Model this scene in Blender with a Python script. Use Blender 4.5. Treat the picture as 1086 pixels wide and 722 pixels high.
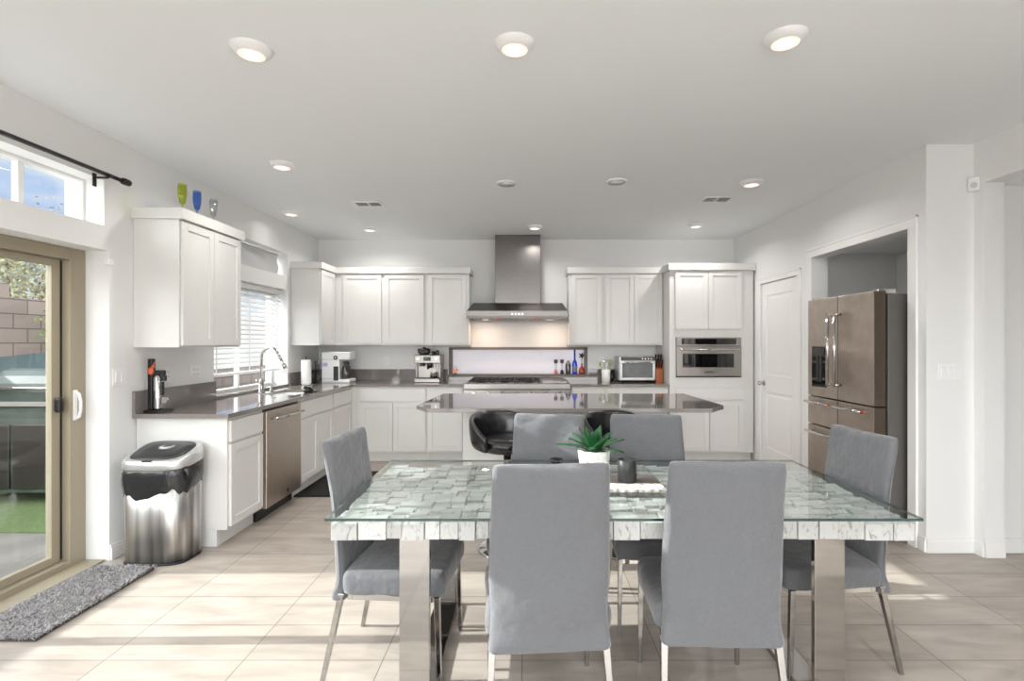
import bpy, bmesh, math, random
from mathutils import Vector, Matrix, noise
random.seed(7)
PI = math.pi
scene = bpy.context.scene
for o in list(bpy.data.objects):
    bpy.data.objects.remove(o)
C = scene.collection

# ---------------------------------------------------------------- camera, light, exposure
F = 545.0                                  # focal length in pixels of the 1086 px frame
cam_d = bpy.data.cameras.new('camera')
cam = bpy.data.objects.new('camera', cam_d); C.objects.link(cam)
cam.location = (0, 0, 1.41); cam.rotation_euler = (PI / 2, 0, 0)
cam_d.sensor_width = 36; cam_d.lens = F / 1086 * 36
cam_d.shift_x = -16 / 1086; cam_d.shift_y = 2 / 1086
cam_d.clip_start = 0.05; cam_d.clip_end = 300
scene.camera = cam
scene.view_settings.view_transform = 'Standard'
scene.view_settings.look = 'None'
scene.view_settings.gamma = 1
scene.view_settings.use_curve_mapping = False
scene.view_settings.exposure = 0.72
try:
    scene.cycles.max_bounces = 10; scene.cycles.diffuse_bounces = 6; scene.cycles.glossy_bounces = 5
    scene.cycles.transparent_max_bounces = 16; scene.cycles.sample_clamp_indirect = 4
except Exception:
    pass

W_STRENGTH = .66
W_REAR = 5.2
SUN = 5.9
LAMP_FRONT = 5.2        # watts of each kitchen downlight
LAMP_FILL = 12.5        # watts of each unseen fill downlight added behind the camera

def srgb(r, g, b):
    def f(c):
        c /= 255.0
        return c / 12.92 if c <= 0.04045 else ((c + 0.055) / 1.055) ** 2.4
    return (f(r), f(g), f(b), 1)

world = bpy.data.worlds.new('sky'); scene.world = world; world.use_nodes = True
nt = world.node_tree; nt.nodes.clear()
wo = nt.nodes.new('ShaderNodeOutputWorld'); bg = nt.nodes.new('ShaderNodeBackground')
tc = nt.nodes.new('ShaderNodeTexCoord'); mp = nt.nodes.new('ShaderNodeMapping')
mp.inputs['Scale'].default_value = (2.2, 2.2, 6.5)
ns = nt.nodes.new('ShaderNodeTexNoise'); ns.inputs['Scale'].default_value = 1.6; ns.inputs['Detail'].default_value = 6
cr = nt.nodes.new('ShaderNodeValToRGB')
cr.color_ramp.elements[0].position = .42; cr.color_ramp.elements[0].color = srgb(152, 188, 240)
cr.color_ramp.elements[1].position = .62; cr.color_ramp.elements[1].color = srgb(236, 238, 246)
nt.links.new(tc.outputs['Generated'], mp.inputs['Vector']); nt.links.new(mp.outputs[0], ns.inputs['Vector'])
nt.links.new(ns.outputs['Fac'], cr.inputs['Fac']); 
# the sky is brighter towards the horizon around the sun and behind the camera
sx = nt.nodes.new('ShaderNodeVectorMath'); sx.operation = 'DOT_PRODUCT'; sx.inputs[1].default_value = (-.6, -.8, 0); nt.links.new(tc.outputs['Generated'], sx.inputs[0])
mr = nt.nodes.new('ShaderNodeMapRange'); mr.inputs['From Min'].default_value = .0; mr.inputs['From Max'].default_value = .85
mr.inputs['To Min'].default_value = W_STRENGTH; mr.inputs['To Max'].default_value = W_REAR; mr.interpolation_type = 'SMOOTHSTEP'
cmx = nt.nodes.new('ShaderNodeMix'); cmx.data_type = 'RGBA'; cmx.inputs[7].default_value = (.97, .985, 1, 1)
mr2 = nt.nodes.new('ShaderNodeMapRange'); mr2.inputs['From Min'].default_value = .0; mr2.inputs['From Max'].default_value = .6
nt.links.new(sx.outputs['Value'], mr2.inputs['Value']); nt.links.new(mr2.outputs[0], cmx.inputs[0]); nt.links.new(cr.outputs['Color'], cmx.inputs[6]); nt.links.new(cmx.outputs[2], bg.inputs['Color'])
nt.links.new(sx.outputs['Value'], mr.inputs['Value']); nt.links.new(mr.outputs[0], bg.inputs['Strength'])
nt.links.new(bg.outputs[0], wo.inputs['Surface'])

sun_d = bpy.data.lights.new('sun', 'SUN'); sun_d.energy = SUN; sun_d.angle = math.radians(.4)
sun_d.color = (1, .99, .985)
sun = bpy.data.objects.new('sun', sun_d); C.objects.link(sun)
sun.rotation_euler = Vector((1, .012, -1 / 2.15)).to_track_quat('-Z', 'Y').to_euler()
sun.location = (-12, 2, 6)

# ---------------------------------------------------------------- materials
def new_mat(name):
    m = bpy.data.materials.new(name); m.use_nodes = True
    return m, m.node_tree, m.node_tree.nodes['Principled BSDF']
def coords(nt, scale=(1, 1, 1), loc=(0, 0, 0), rot=(0, 0, 0), kind='Object'):
    t = nt.nodes.new('ShaderNodeTexCoord'); mpn = nt.nodes.new('ShaderNodeMapping')
    mpn.inputs['Scale'].default_value = scale; mpn.inputs['Location'].default_value = loc
    mpn.inputs['Rotation'].default_value = rot
    nt.links.new(t.outputs[kind], mpn.inputs['Vector'])
    return mpn.outputs['Vector']
def mat(name, col, rough=.5, metal=0, col2=None, nscale=20, stretch=(1, 1, 1), bump=0, bscale=None, spec=.5, coat=0, detail=4, emit=None, estr=0):
    m, nt, p = new_mat(name)
    p.inputs['Base Color'].default_value = col
    p.inputs['Roughness'].default_value = rough; p.inputs['Metallic'].default_value = metal
    p.inputs['Specular IOR Level'].default_value = spec; p.inputs['Coat Weight'].default_value = coat
    if emit:
        p.inputs['Emission Color'].default_value = emit; p.inputs['Emission Strength'].default_value = estr
    v = coords(nt, stretch)
    n = nt.nodes.new('ShaderNodeTexNoise'); n.inputs['Scale'].default_value = nscale; n.inputs['Detail'].default_value = detail
    nt.links.new(v, n.inputs['Vector'])
    if col2:
        r = nt.nodes.new('ShaderNodeValToRGB')
        r.color_ramp.elements[0].position = .35; r.color_ramp.elements[1].position = .65
        r.color_ramp.elements[0].color = col; r.color_ramp.elements[1].color = col2
        nt.links.new(n.outputs['Fac'], r.inputs['Fac']); nt.links.new(r.outputs['Color'], p.inputs['Base Color'])
    if bump:
        b = nt.nodes.new('ShaderNodeBump'); b.inputs['Strength'].default_value = bump; b.inputs['Distance'].default_value = .01
        if bscale:
            n2 = nt.nodes.new('ShaderNodeTexNoise'); n2.inputs['Scale'].default_value = bscale; n2.inputs['Detail'].default_value = 3
            nt.links.new(v, n2.inputs['Vector']); nt.links.new(n2.outputs['Fac'], b.inputs['Height'])
        else:
            nt.links.new(n.outputs['Fac'], b.inputs['Height'])
        nt.links.new(b.outputs['Normal'], p.inputs['Normal'])
    return m
def arch_glass(name, tint=(.96, .98, .97, 1), gloss=1.0, rough=0.0):
    m = bpy.data.materials.new(name); m.use_nodes = True; nt = m.node_tree; nt.nodes.clear()
    out = nt.nodes.new('ShaderNodeOutputMaterial'); mx = nt.nodes.new('ShaderNodeMixShader')
    tr = nt.nodes.new('ShaderNodeBsdfTransparent'); gl = nt.nodes.new('ShaderNodeBsdfGlossy'); fr = nt.nodes.new('ShaderNodeFresnel')
    fr.inputs['IOR'].default_value = 1.5; tr.inputs['Color'].default_value = tint; gl.inputs['Roughness'].default_value = rough
    ml = nt.nodes.new('ShaderNodeMath'); ml.operation = 'MULTIPLY'; ml.inputs[1].default_value = gloss
    geo = nt.nodes.new('ShaderNodeNewGeometry'); ml2 = nt.nodes.new('ShaderNodeMath'); ml2.operation = 'MULTIPLY'
    inv = nt.nodes.new('ShaderNodeMath'); inv.operation = 'SUBTRACT'; inv.inputs[0].default_value = 1
    nt.links.new(geo.outputs['Backfacing'], inv.inputs[1])
    nt.links.new(fr.outputs[0], ml.inputs[0]); nt.links.new(ml.outputs[0], ml2.inputs[0]); nt.links.new(inv.outputs[0], ml2.inputs[1])
    nt.links.new(ml2.outputs[0], mx.inputs[0]); nt.links.new(tr.outputs[0], mx.inputs[1]); nt.links.new(gl.outputs[0], mx.inputs[2])
    nt.links.new(mx.outputs[0], out.inputs['Surface'])
    return m
def emis(name, col, s):
    m = bpy.data.materials.new(name); m.use_nodes = True; nt = m.node_tree; nt.nodes.clear()
    out = nt.nodes.new('ShaderNodeOutputMaterial'); e = nt.nodes.new('ShaderNodeEmission')
    e.inputs['Color'].default_value = col; e.inputs['Strength'].default_value = s
    nt.links.new(e.outputs[0], out.inputs['Surface']); return m

M = {}
M['wall'] = mat('wall_paint', srgb(232, 232, 231), .85, bump=.06, nscale=160)
M['ceiling'] = mat('ceiling_paint', srgb(236, 239, 241), .9, bump=.05, nscale=200)
M['trim'] = mat('trim_paint', srgb(236, 235, 233), .45)
M['cab'] = mat('cabinet_paint', srgb(218, 217, 214), .42, col2=srgb(215, 214, 211), nscale=3)
M['quartz'] = mat('grey_quartz', srgb(134, 128, 123), .06, col2=srgb(124, 118, 113), nscale=140, coat=.3)
M['steel'] = mat('brushed_steel', srgb(116, 112, 109), .3, 1, col2=srgb(104, 101, 98), nscale=14, stretch=(1, 1, 30), bump=.02)
M['steel_h'] = mat('brushed_steel_sideways', srgb(164, 160, 156), .32, 1, col2=srgb(148, 144, 140), nscale=14, stretch=(1, 1, 60))
M['steel_dark'] = mat('dark_steel', srgb(98, 94, 90), .35, 1)
M['can_steel'] = mat('can_steel_reflections', srgb(236, 235, 233), .34, 1, col2=srgb(150, 148, 146), nscale=3.2, stretch=(5, 5, .25), detail=2)  # bright and dark streaks paint reflections into the steel colour
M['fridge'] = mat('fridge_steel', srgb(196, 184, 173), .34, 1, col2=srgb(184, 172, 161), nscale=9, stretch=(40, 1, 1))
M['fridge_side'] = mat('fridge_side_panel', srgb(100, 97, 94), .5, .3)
M['fridge_edge_reflect'] = mat('fridge_door_edge_reflection', srgb(84, 74, 64), .45, .4)  # dark reflection on the door edges painted as their colour
M['chrome_dark'] = mat('mirror_steel_leg', srgb(168, 166, 163), .07, 1)
M['chrome'] = mat('polished_chrome', srgb(198, 196, 193), .06, 1)
M['nickel'] = mat('nickel', srgb(196, 192, 186), .2, 1)
M['black'] = mat('black_plastic', srgb(22, 22, 23), .35)
M['black_gloss'] = mat('black_glass', srgb(12, 12, 14), .06, coat=.5)
M['leather'] = mat('black_leather', srgb(20, 20, 23), .24, bump=.15, nscale=90, coat=.2)
M['iron'] = mat('cast_iron', srgb(30, 29, 28), .6, bump=.3, nscale=80)
M['white_plastic'] = mat('white_plastic', srgb(238, 238, 238), .3)
M['fabric'] = mat('grey_velvet', srgb(97, 98, 101), .85, col2=srgb(90, 91, 94), nscale=260, bump=.55, bscale=11)
M['fabric'].node_tree.nodes['Principled BSDF'].inputs['Sheen Weight'].default_value = .3
[n_ for n_ in M['fabric'].node_tree.nodes if n_.type == 'BUMP'][0].inputs['Distance'].default_value = .03
M['rug'] = mat('shag_yarn', srgb(176, 173, 173), .95, col2=srgb(140, 137, 137), nscale=60)
M['mat_black'] = mat('black_mat', srgb(18, 18, 19), .9, bump=.5, nscale=200)
M['tan_frame'] = mat('tan_vinyl', srgb(158, 148, 128), .45)
M['orange_wood'] = mat('orange_wood', srgb(176, 98, 46), .4, col2=srgb(150, 78, 34), nscale=9, stretch=(1, 1, .12))
M['towel'] = mat('paper_towel', srgb(246, 245, 243), .95, bump=.2, nscale=60)
M['ceramic'] = mat('white_ceramic', srgb(238, 237, 233), .3, bump=.3, nscale=26)
M['green'] = mat('plant_leaf', srgb(42, 100, 54), .42, col2=srgb(24, 70, 38), nscale=14)
M['cup'] = mat('charcoal_glass', srgb(40, 41, 42), .4)
M['brown_board'] = mat('brown_board', srgb(86, 76, 70), .6, col2=srgb(60, 54, 52), nscale=14, stretch=(1, 6, 1))
M['blue_glass'] = mat('cobalt_glass', srgb(36, 72, 214), .08, coat=.5)
M['red'] = mat('red_glass', srgb(150, 40, 30), .2, col2=srgb(190, 90, 60), nscale=30)
M['pink'] = mat('pink_salt', srgb(214, 140, 128), .4)
M['lime'] = mat('lime_silicone', srgb(150, 176, 74), .4)
M['copper'] = mat('copper_warm', srgb(196, 120, 84), .3, .5)
M['orange'] = mat('orange_ribbon', srgb(206, 92, 50), .5)
M['shade_cloth'] = mat('grey_shade_cloth', srgb(205, 205, 206), .9)
M['bag'] = mat('black_bag', srgb(26, 26, 28), .28, bump=.8, nscale=14, coat=.3)
M['lid_dark'] = mat('lid_dark', srgb(44, 44, 45), .3)
M['can_silver'] = mat('silver_paint', srgb(196, 196, 196), .3, .6)
M['red_light'] = mat('red_knob', srgb(170, 30, 26), .3, emit=srgb(200, 40, 30), estr=.3)
M['screen'] = mat('dark_display', srgb(56, 52, 50), .12)
M['sensor_white'] = M['white_plastic']
M['hinge'] = mat('hinge_steel', srgb(140, 138, 135), .35, 1)
M['glass'] = arch_glass('window_glass')
M['glass_table'] = arch_glass('tabletop_glass', (.96, .985, .975, 1), 1.3)
M['glass_edge'] = mat('glass_edge_green', srgb(38, 62, 58), .1, coat=.5)
M['clear'] = arch_glass('clear_glass', (.90, .91, .92, 1), 2.0)
M['green_glass'] = arch_glass('lime_glass', (.84, .88, .38, 1), 1.5)
M['blueish_glass'] = arch_glass('light_blue_glass', (.48, .66, .95, 1), 1.5)
M['lamp'] = emis('lamp_lens', (1, .80, .70, 1), .75)
M['lamp_core'] = emis('lamp_core', (1, .90, .82, 1), 1.3)
M['exterior'] = mat('stucco_outside', srgb(128, 124, 118), .9)

# frosted pane
m = bpy.data.materials.new('frosted_film'); m.use_nodes = True; nt = m.node_tree; nt.nodes.clear()
out = nt.nodes.new('ShaderNodeOutputMaterial'); mx = nt.nodes.new('ShaderNodeMixShader'); mx.inputs[0].default_value = .45
a = nt.nodes.new('ShaderNodeBsdfTranslucent'); b = nt.nodes.new('ShaderNodeBsdfDiffuse')
a.inputs['Color'].default_value = (1, .965, .94, 1)
v = coords(nt, (1, 1, 1)); bt = nt.nodes.new('ShaderNodeTexBrick')
bt.inputs['Scale'].default_value = 24; bt.inputs['Color1'].default_value = (.86, .86, .94, 1); bt.inputs['Color2'].default_value = (.93, .93, .98, 1)
bt.inputs['Mortar'].default_value = (.8, .8, .88, 1); bt.inputs['Mortar Size'].default_value = .03
mp2 = nt.nodes.new('ShaderNodeMapping'); mp2.inputs['Rotation'].default_value = (PI / 2, 0, 0)
nt.links.new(v, mp2.inputs['Vector']); nt.links.new(mp2.outputs[0], bt.inputs['Vector']); nt.links.new(bt.outputs['Color'], b.inputs['Color'])
nt.links.new(a.outputs[0], mx.inputs[1]); nt.links.new(b.outputs[0], mx.inputs[2]); nt.links.new(mx.outputs[0], out.inputs['Surface'])
M['frost'] = m
m, nt, p = new_mat('blind_slat')
p.inputs['Base Color'].default_value = srgb(240, 240, 240); p.inputs['Roughness'].default_value = .5
tl = nt.nodes.new('ShaderNodeBsdfTranslucent'); tl.inputs['Color'].default_value = (.92, .93, .95, 1); mxs = nt.nodes.new('ShaderNodeMixShader'); mxs.inputs[0].default_value = .12
nt.links.new(p.outputs[0], mxs.inputs[1]); nt.links.new(tl.outputs[0], mxs.inputs[2]); nt.links.new(mxs.outputs[0], nt.nodes['Material Output'].inputs['Surface'])
M['slat'] = m

# floor tile: 0.6175 x 0.285 m stone-look planks
m, nt, p = new_mat('floor_tile')
v = coords(nt, (1, 1, 1), (1.875 + .6175 * 10, -2.28 + .285 * 40, 0))
bt = nt.nodes.new('ShaderNodeTexBrick'); bt.offset = 0; bt.squash = 1
bt.inputs['Scale'].default_value = 1; bt.inputs['Brick Width'].default_value = .6175; bt.inputs['Row Height'].default_value = .285
bt.inputs['Mortar Size'].default_value = .0022; bt.inputs['Mortar Smooth'].default_value = .1
bt.inputs['Color1'].default_value = srgb(167, 157, 147); bt.inputs['Color2'].default_value = srgb(177, 167, 157)
bt.inputs['Mortar'].default_value = srgb(112, 103, 96)
nt.links.new(v, bt.inputs['Vector'])
v2 = coords(nt, (1.2, 5, 1), rot=(0, 0, .25))
n = nt.nodes.new('ShaderNodeTexNoise'); n.inputs['Scale'].default_value = 2.4; n.inputs['Detail'].default_value = 7; n.inputs['Distortion'].default_value = .6
nt.links.new(v2, n.inputs['Vector'])
r = nt.nodes.new('ShaderNodeValToRGB'); r.color_ramp.elements[0].color = (.78, .78, .78, 1); r.color_ramp.elements[1].color = (1.1, 1.1, 1.1, 1)
r.color_ramp.elements[0].position = .3; r.color_ramp.elements[1].position = .7
nt.links.new(n.outputs['Fac'], r.inputs['Fac'])
mxc = nt.nodes.new('ShaderNodeMix'); mxc.data_type = 'RGBA'; mxc.blend_type = 'MULTIPLY'; mxc.inputs[0].default_value = 1
nt.links.new(bt.outputs['Color'], mxc.inputs[6]); nt.links.new(r.outputs['Color'], mxc.inputs[7]); nt.links.new(mxc.outputs[2], p.inputs['Base Color'])
p.inputs['Roughness'].default_value = .38
bp = nt.nodes.new('ShaderNodeBump'); bp.inputs['Strength'].default_value = .3; bp.inputs['Distance'].default_value = .002; bp.invert = True
nt.links.new(bt.outputs['Fac'], bp.inputs['Height']); nt.links.new(bp.outputs[0], p.inputs['Normal'])
M['floor'] = m

# whitewashed reclaimed wood blocks, tone differs per block
m, nt, p = new_mat('whitewashed_block')
g = nt.nodes.new('ShaderNodeNewGeometry'); t = nt.nodes.new('ShaderNodeTexCoord')
vr = nt.nodes.new('ShaderNodeVectorRotate'); vr.rotation_type = 'Z_AXIS'
ma = nt.nodes.new('ShaderNodeMath'); ma.operation = 'MULTIPLY'; ma.inputs[1].default_value = 9
nt.links.new(g.outputs['Random Per Island'], ma.inputs[0]); nt.links.new(ma.outputs[0], vr.inputs['Angle'])
nt.links.new(t.outputs['Object'], vr.inputs['Vector'])
mpn = nt.nodes.new('ShaderNodeMapping'); mpn.inputs['Scale'].default_value = (2.2, 26, 9); nt.links.new(vr.outputs[0], mpn.inputs['Vector'])
n = nt.nodes.new('ShaderNodeTexNoise'); n.inputs['Scale'].default_value = 2.6; n.inputs['Detail'].default_value = 8; n.inputs['Distortion'].default_value = 1.2
nt.links.new(mpn.outputs[0], n.inputs['Vector'])
r = nt.nodes.new('ShaderNodeValToRGB')
r.color_ramp.elements[0].position = .30; r.color_ramp.elements[0].color = srgb(140, 137, 134)
r.color_ramp.elements[1].position = .46; r.color_ramp.elements[1].color = srgb(188, 188, 186)
nt.links.new(n.outputs['Fac'], r.inputs['Fac'])
r2 = nt.nodes.new('ShaderNodeValToRGB'); r2.color_ramp.elements[0].color = (.70, .69, .68, 1); r2.color_ramp.elements[1].color = (1, 1, 1, 1)
nt.links.new(g.outputs['Random Per Island'], r2.inputs['Fac'])
mxc = nt.nodes.new('ShaderNodeMix'); mxc.data_type = 'RGBA'; mxc.blend_type = 'MULTIPLY'; mxc.inputs[0].default_value = 1
nt.links.new(r.outputs['Color'], mxc.inputs[6]); nt.links.new(r2.outputs['Color'], mxc.inputs[7]); nt.links.new(mxc.outputs[2], p.inputs['Base Color'])
p.inputs['Roughness'].default_value = .65
bp = nt.nodes.new('ShaderNodeBump'); bp.inputs['Strength'].default_value = .5; bp.inputs['Distance'].default_value = .006
nt.links.new(n.outputs['Fac'], bp.inputs['Height']); nt.links.new(bp.outputs[0], p.inputs['Normal'])
M['block'] = m

# outdoor block wall
def brick_mat(name, c1, c2, mo, w, h, ms, rot):
    m, nt, p = new_mat(name)
    v0 = coords(nt); sp = nt.nodes.new('ShaderNodeSeparateXYZ'); cb = nt.nodes.new('ShaderNodeCombineXYZ'); nt.links.new(v0, sp.inputs[0]); nt.links.new(sp.outputs['Y'], cb.inputs['X']); nt.links.new(sp.outputs['Z'], cb.inputs['Y']); v = cb.outputs[0]
    bt = nt.nodes.new('ShaderNodeTexBrick'); bt.inputs['Scale'].default_value = 1
    bt.inputs['Brick Width'].default_value = w; bt.inputs['Row Height'].default_value = h; bt.inputs['Mortar Size'].default_value = ms
    bt.inputs['Color1'].default_value = c1; bt.inputs['Color2'].default_value = c2; bt.inputs['Mortar'].default_value = mo
    nt.links.new(v, bt.inputs['Vector']); nt.links.new(bt.outputs['Color'], p.inputs['Base Color']); p.inputs['Roughness'].default_value = .9
    return m
M['cmu'] = brick_mat('concrete_block', srgb(186, 164, 152), srgb(168, 148, 137), srgb(116, 101, 93), .4, .2, .008, (PI / 2, 0, PI / 2))
M['paver'] = mat('shaded_patio_concrete', srgb(128, 122, 116), .9, col2=srgb(108, 103, 98), nscale=3)  # concrete darkened in colour for the shade of an unbuilt patio cover
M['turf'] = mat('turf_green', srgb(92, 108, 64), .95, col2=srgb(76, 92, 52), nscale=40, bump=.6)
M['bounce_ground'] = mat('pale_bounce_ground', srgb(208, 200, 190), .95)  # outside ground made paler to bounce light up to the ceiling
M['leaf'] = mat('tree_leaf', srgb(110, 118, 92), .7, col2=srgb(160, 158, 130), nscale=6)
M['leaf2'] = mat('shrub_leaf', srgb(150, 168, 84), .7, col2=srgb(96, 126, 62), nscale=6)
M['bark'] = mat('bark', srgb(96, 80, 66), .9)
M['tarp'] = mat('teal_tarp', srgb(58, 72, 69), .7)
M['grill_cover'] = mat('grill_green_grey', srgb(70, 78, 72), .5, col2=srgb(52, 60, 56), nscale=4)

# ---------------------------------------------------------------- mesh builder
class MB:
    def __init__(s): s.bm = bmesh.new()
    def box(s, x0, x1, y0, y1, z0, z1, mi=0, rot=None, piv=None):
        vs = [s.bm.verts.new(c) for c in ((x0, y0, z0), (x1, y0, z0), (x1, y1, z0), (x0, y1, z0), (x0, y0, z1), (x1, y0, z1), (x1, y1, z1), (x0, y1, z1))]
        for f in ((0, 3, 2, 1), (4, 5, 6, 7), (0, 1, 5, 4), (1, 2, 6, 5), (2, 3, 7, 6), (3, 0, 4, 7)):
            fc = s.bm.faces.new([vs[i] for i in f]); fc.material_index = mi
        if rot:
            bmesh.ops.rotate(s.bm, verts=vs, cent=piv or ((x0 + x1) / 2, (y0 + y1) / 2, (z0 + z1) / 2), matrix=rot)
        return vs
    def ring_loft(s, rings, cap=True, mi=0, closed=True):
        R = [[s.bm.verts.new(p) for p in r] for r in rings]
        n = len(R[0])
        for a, b in zip(R[:-1], R[1:]):
            for i in range(n if closed else n - 1):
                j = (i + 1) % n
                try:
                    f = s.bm.faces.new((a[i], a[j], b[j], b[i])); f.material_index = mi; f.smooth = True
                except ValueError: pass
        if cap:
            for r, rev in ((R[0], True), (R[-1], False)):
                try:
                    f = s.bm.faces.new(list(reversed(r)) if rev else r); f.material_index = mi; f.smooth = False
                except ValueError: pass
        return R
    def lathe(s, prof, cx=0, cy=0, n=24, cap=True, mi=0):
        s.ring_loft([[(cx + r * math.cos(2 * PI * i / n), cy + r * math.sin(2 * PI * i / n), z) for i in range(n)] for r, z in prof], cap, mi)
        return s
    def cyl(s, a, b, r, r2=None, n=16, mi=0):
        a = Vector(a); b = Vector(b); r2 = r if r2 is None else r2
        return s.tube([a, b], [r, r2], n, mi)
    def tube(s, pts, rad, n=10, mi=0):
        pts = [Vector(p) for p in pts]
        if not isinstance(rad, (list, tuple)): rad = [rad] * len(pts)
        rings = []; up = None
        for k, p in enumerate(pts):
            d = (pts[min(k + 1, len(pts) - 1)] - pts[max(k - 1, 0)]).normalized()
            if up is None:
                up = d.orthogonal().normalized()
            else:
                up = (up - d * up.dot(d)).normalized()
            q = d.cross(up)
            rings.append([tuple(p + (up * math.cos(2 * PI * i / n) + q * math.sin(2 * PI * i / n)) * rad[k]) for i in range(n)])
        s.ring_loft(rings, True, mi); return s
    def sbar(s, a, b, w0, w1, d0=None, d1=None, mi=0):       # square bar between points a (w0 x d0) and b (w1 x d1), sections level
        d0 = d0 or w0; d1 = d1 or w1
        rings = []
        for (p, w, d) in ((a, w0, d0), (b, w1, d1)):
            x, y, z = p; rings.append([(x - w / 2, y - d / 2, z), (x + w / 2, y - d / 2, z), (x + w / 2, y + d / 2, z), (x - w / 2, y + d / 2, z)])
        R = s.ring_loft(rings, True, mi)
        for f in s.bm.faces: f.smooth = False
    def sphere(s, c, r, sc=(1, 1, 1), n=16, mi=0):
        mtx = Matrix.Translation(c) @ Matrix.Diagonal((r * sc[0], r * sc[1], r * sc[2], 1))
        res = bmesh.ops.create_uvsphere(s.bm, u_segments=n, v_segments=max(6, n // 2), radius=1, matrix=mtx)
        for v in res['verts']:
            for f in v.link_faces: f.smooth = True; f.material_index = mi
    def prism(s, pts, axis, a, b, mi=0):                       # extrude a 2d outline; axis 'x': pts (y,z); 'y': (x,z); 'z': (x,y)
        def P(u, v, w): return {'x': (w, u, v), 'y': (u, w, v), 'z': (u, v, w)}[axis]
        A = [s.bm.verts.new(P(u, v, a)) for u, v in pts]; B = [s.bm.verts.new(P(u, v, b)) for u, v in pts]
        fs = [s.bm.faces.new(A), s.bm.faces.new(B)]
        for i in range(len(pts)):
            j = (i + 1) % len(pts); fs.append(s.bm.faces.new((A[i], A[j], B[j], B[i])))
        for f in fs: f.material_index = mi
    def build(s, name, mats, parent=None, bev=0, sub=0, seg=2, smooth=None):
        bmesh.ops.recalc_face_normals(s.bm, faces=s.bm.faces)
        me = bpy.data.meshes.new(name); s.bm.to_mesh(me); s.bm.free()
        for mm in (mats if isinstance(mats, (list, tuple)) else [mats]): me.materials.append(M[mm] if isinstance(mm, str) else mm)
        if smooth:
            for p in me.polygons: p.use_smooth = True
        o = bpy.data.objects.new(name, me); C.objects.link(o)
        if parent: o.parent = parent
        if bev:
            md = o.modifiers.new('bevel', 'BEVEL'); md.width = bev; md.segments = seg; md.limit_method = 'ANGLE'; md.angle_limit = math.radians(40)
        if sub:
            md = o.modifiers.new('sub', 'SUBSURF'); md.levels = sub; md.render_levels = sub
        return o
def thing(name, label, cat, loc=(0, 0, 0), rz=0, group=None):
    o = bpy.data.objects.new(name, None); C.objects.link(o); o.empty_display_size = .1
    o.location = loc; o.rotation_euler = (0, 0, rz); o['label'] = label; o['category'] = cat
    if group: o['group'] = group
    return o
def tag(o, label, cat, group=None, loc=None):
    o['label'] = label; o['category'] = cat
    if group: o['group'] = group
    if loc: o.location = loc
    return o
def struct(o): o['kind'] = 'structure'; return o
def dup(root, loc, rz, label, group=None):
    r = root.copy(); C.objects.link(r); r.location = loc; r.rotation_euler = (0, 0, rz); r['label'] = label
    if group: r['group'] = group
    for ch in list(root.children):
        if ch.type == 'LIGHT': continue
        c = ch.copy(); C.objects.link(c); c.parent = r
        for g in ch.children:
            d = g.copy(); C.objects.link(d); d.parent = c
    return r
def rrect(w, d, r, n=5, cx=0, cy=0):
    pts = []
    r = min(r, w / 2 - 1e-4, d / 2 - 1e-4)
    for (sx, sy, a0) in ((1, 1, 0), (-1, 1, 90), (-1, -1, 180), (1, -1, 270)):
        for k in range(n + 1):
            a = math.radians(a0 + 90 * k / n)
            pts.append((cx + sx * (w / 2 - r) + r * math.cos(a), cy + sy * (d / 2 - r) + r * math.sin(a)))
    return pts

# ---------------------------------------------------------------- the setting
XL, XR, YB, ZC = -2.70, 2.68, 6.65, 2.74
def wall_grid(axis, t0, t1, u0, u1, z0, z1, holes):
    mb = MB()
    us = sorted({u0, u1} | {h[i] for h in holes for i in (0, 1)}); zs = sorted({z0, z1} | {h[i] for h in holes for i in (2, 3)})
    for a, b in zip(us[:-1], us[1:]):
        runs = []
        for c, d in zip(zs[:-1], zs[1:]):
            cu, cz = (a + b) / 2, (c + d) / 2
            if any(h[0] < cu < h[1] and h[2] < cz < h[3] for h in holes): continue
            if runs and abs(runs[-1][1] - c) < 1e-9: runs[-1][1] = d
            else: runs.append([c, d])
        for c, d in runs:
            if axis == 'x': mb.box(t0, t1, a, b, c, d)
            else: mb.box(a, b, t0, t1, c, d)
    return mb
mb = MB(); mb.box(-2.95, 5.0, -3.6, 6.85, -.1, 0); struct(mb.build('floor', 'floor'))
mb = MB(); mb.box(-2.95, 3.13, -3.6, 6.85, ZC, ZC + .12); mb.box(3.13, 5.0, -3.6, 3.6, 2.46, 2.6)
mb.box(2.82, 3.75, 3.6, 5.1, 2.27, 2.35); struct(mb.build('ceiling', 'ceiling'))
SL = (1.30, 3.32, 0, 2.0); TR = (1.30, 3.28, 2.155, 2.445); KW = (4.43, 5.80, .921, 2.0); KT = (4.43, 5.80, 2.15, 2.41); LW_FILL = (-3.0, .80, .08, 2.42)  # last opening is an added, unseen window for fill light
struct(wall_grid('x', -2.95, XL, -3.6, 6.85, 0, ZC, [SL, TR, KW, KT, LW_FILL]).build('wall_left', 'wall'))
NI = (-1.0, .77, .985, 1.337)
struct(wall_grid('y', YB, 6.85, -2.70, 3.75, 0, ZC, [NI]).build('wall_back', 'wall'))
struct(wall_grid('x', XR, 2.82, 3.45, YB, 0, ZC, [(3.60, 4.82, 0, 2.205), (5.085, 5.875, 0, 2.075)]).build('wall_right', 'wall'))
mb = MB(); mb.box(2.82, 5.0, 3.45, 3.58, 0, ZC); struct(mb.build('wall_hallway_end', 'wall'))
struct(wall_grid('x', 3.0, 3.13, -3.5, 3.45, 0, ZC, [(1.3, 3.37, 0, 2.46)]).build('wall_dining_right', 'wall'))
mb = MB(); mb.box(4.9, 5.0, -3.5, 3.45, 0, 2.46); struct(mb.build('wall_hallway_right', 'wall'))
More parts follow.
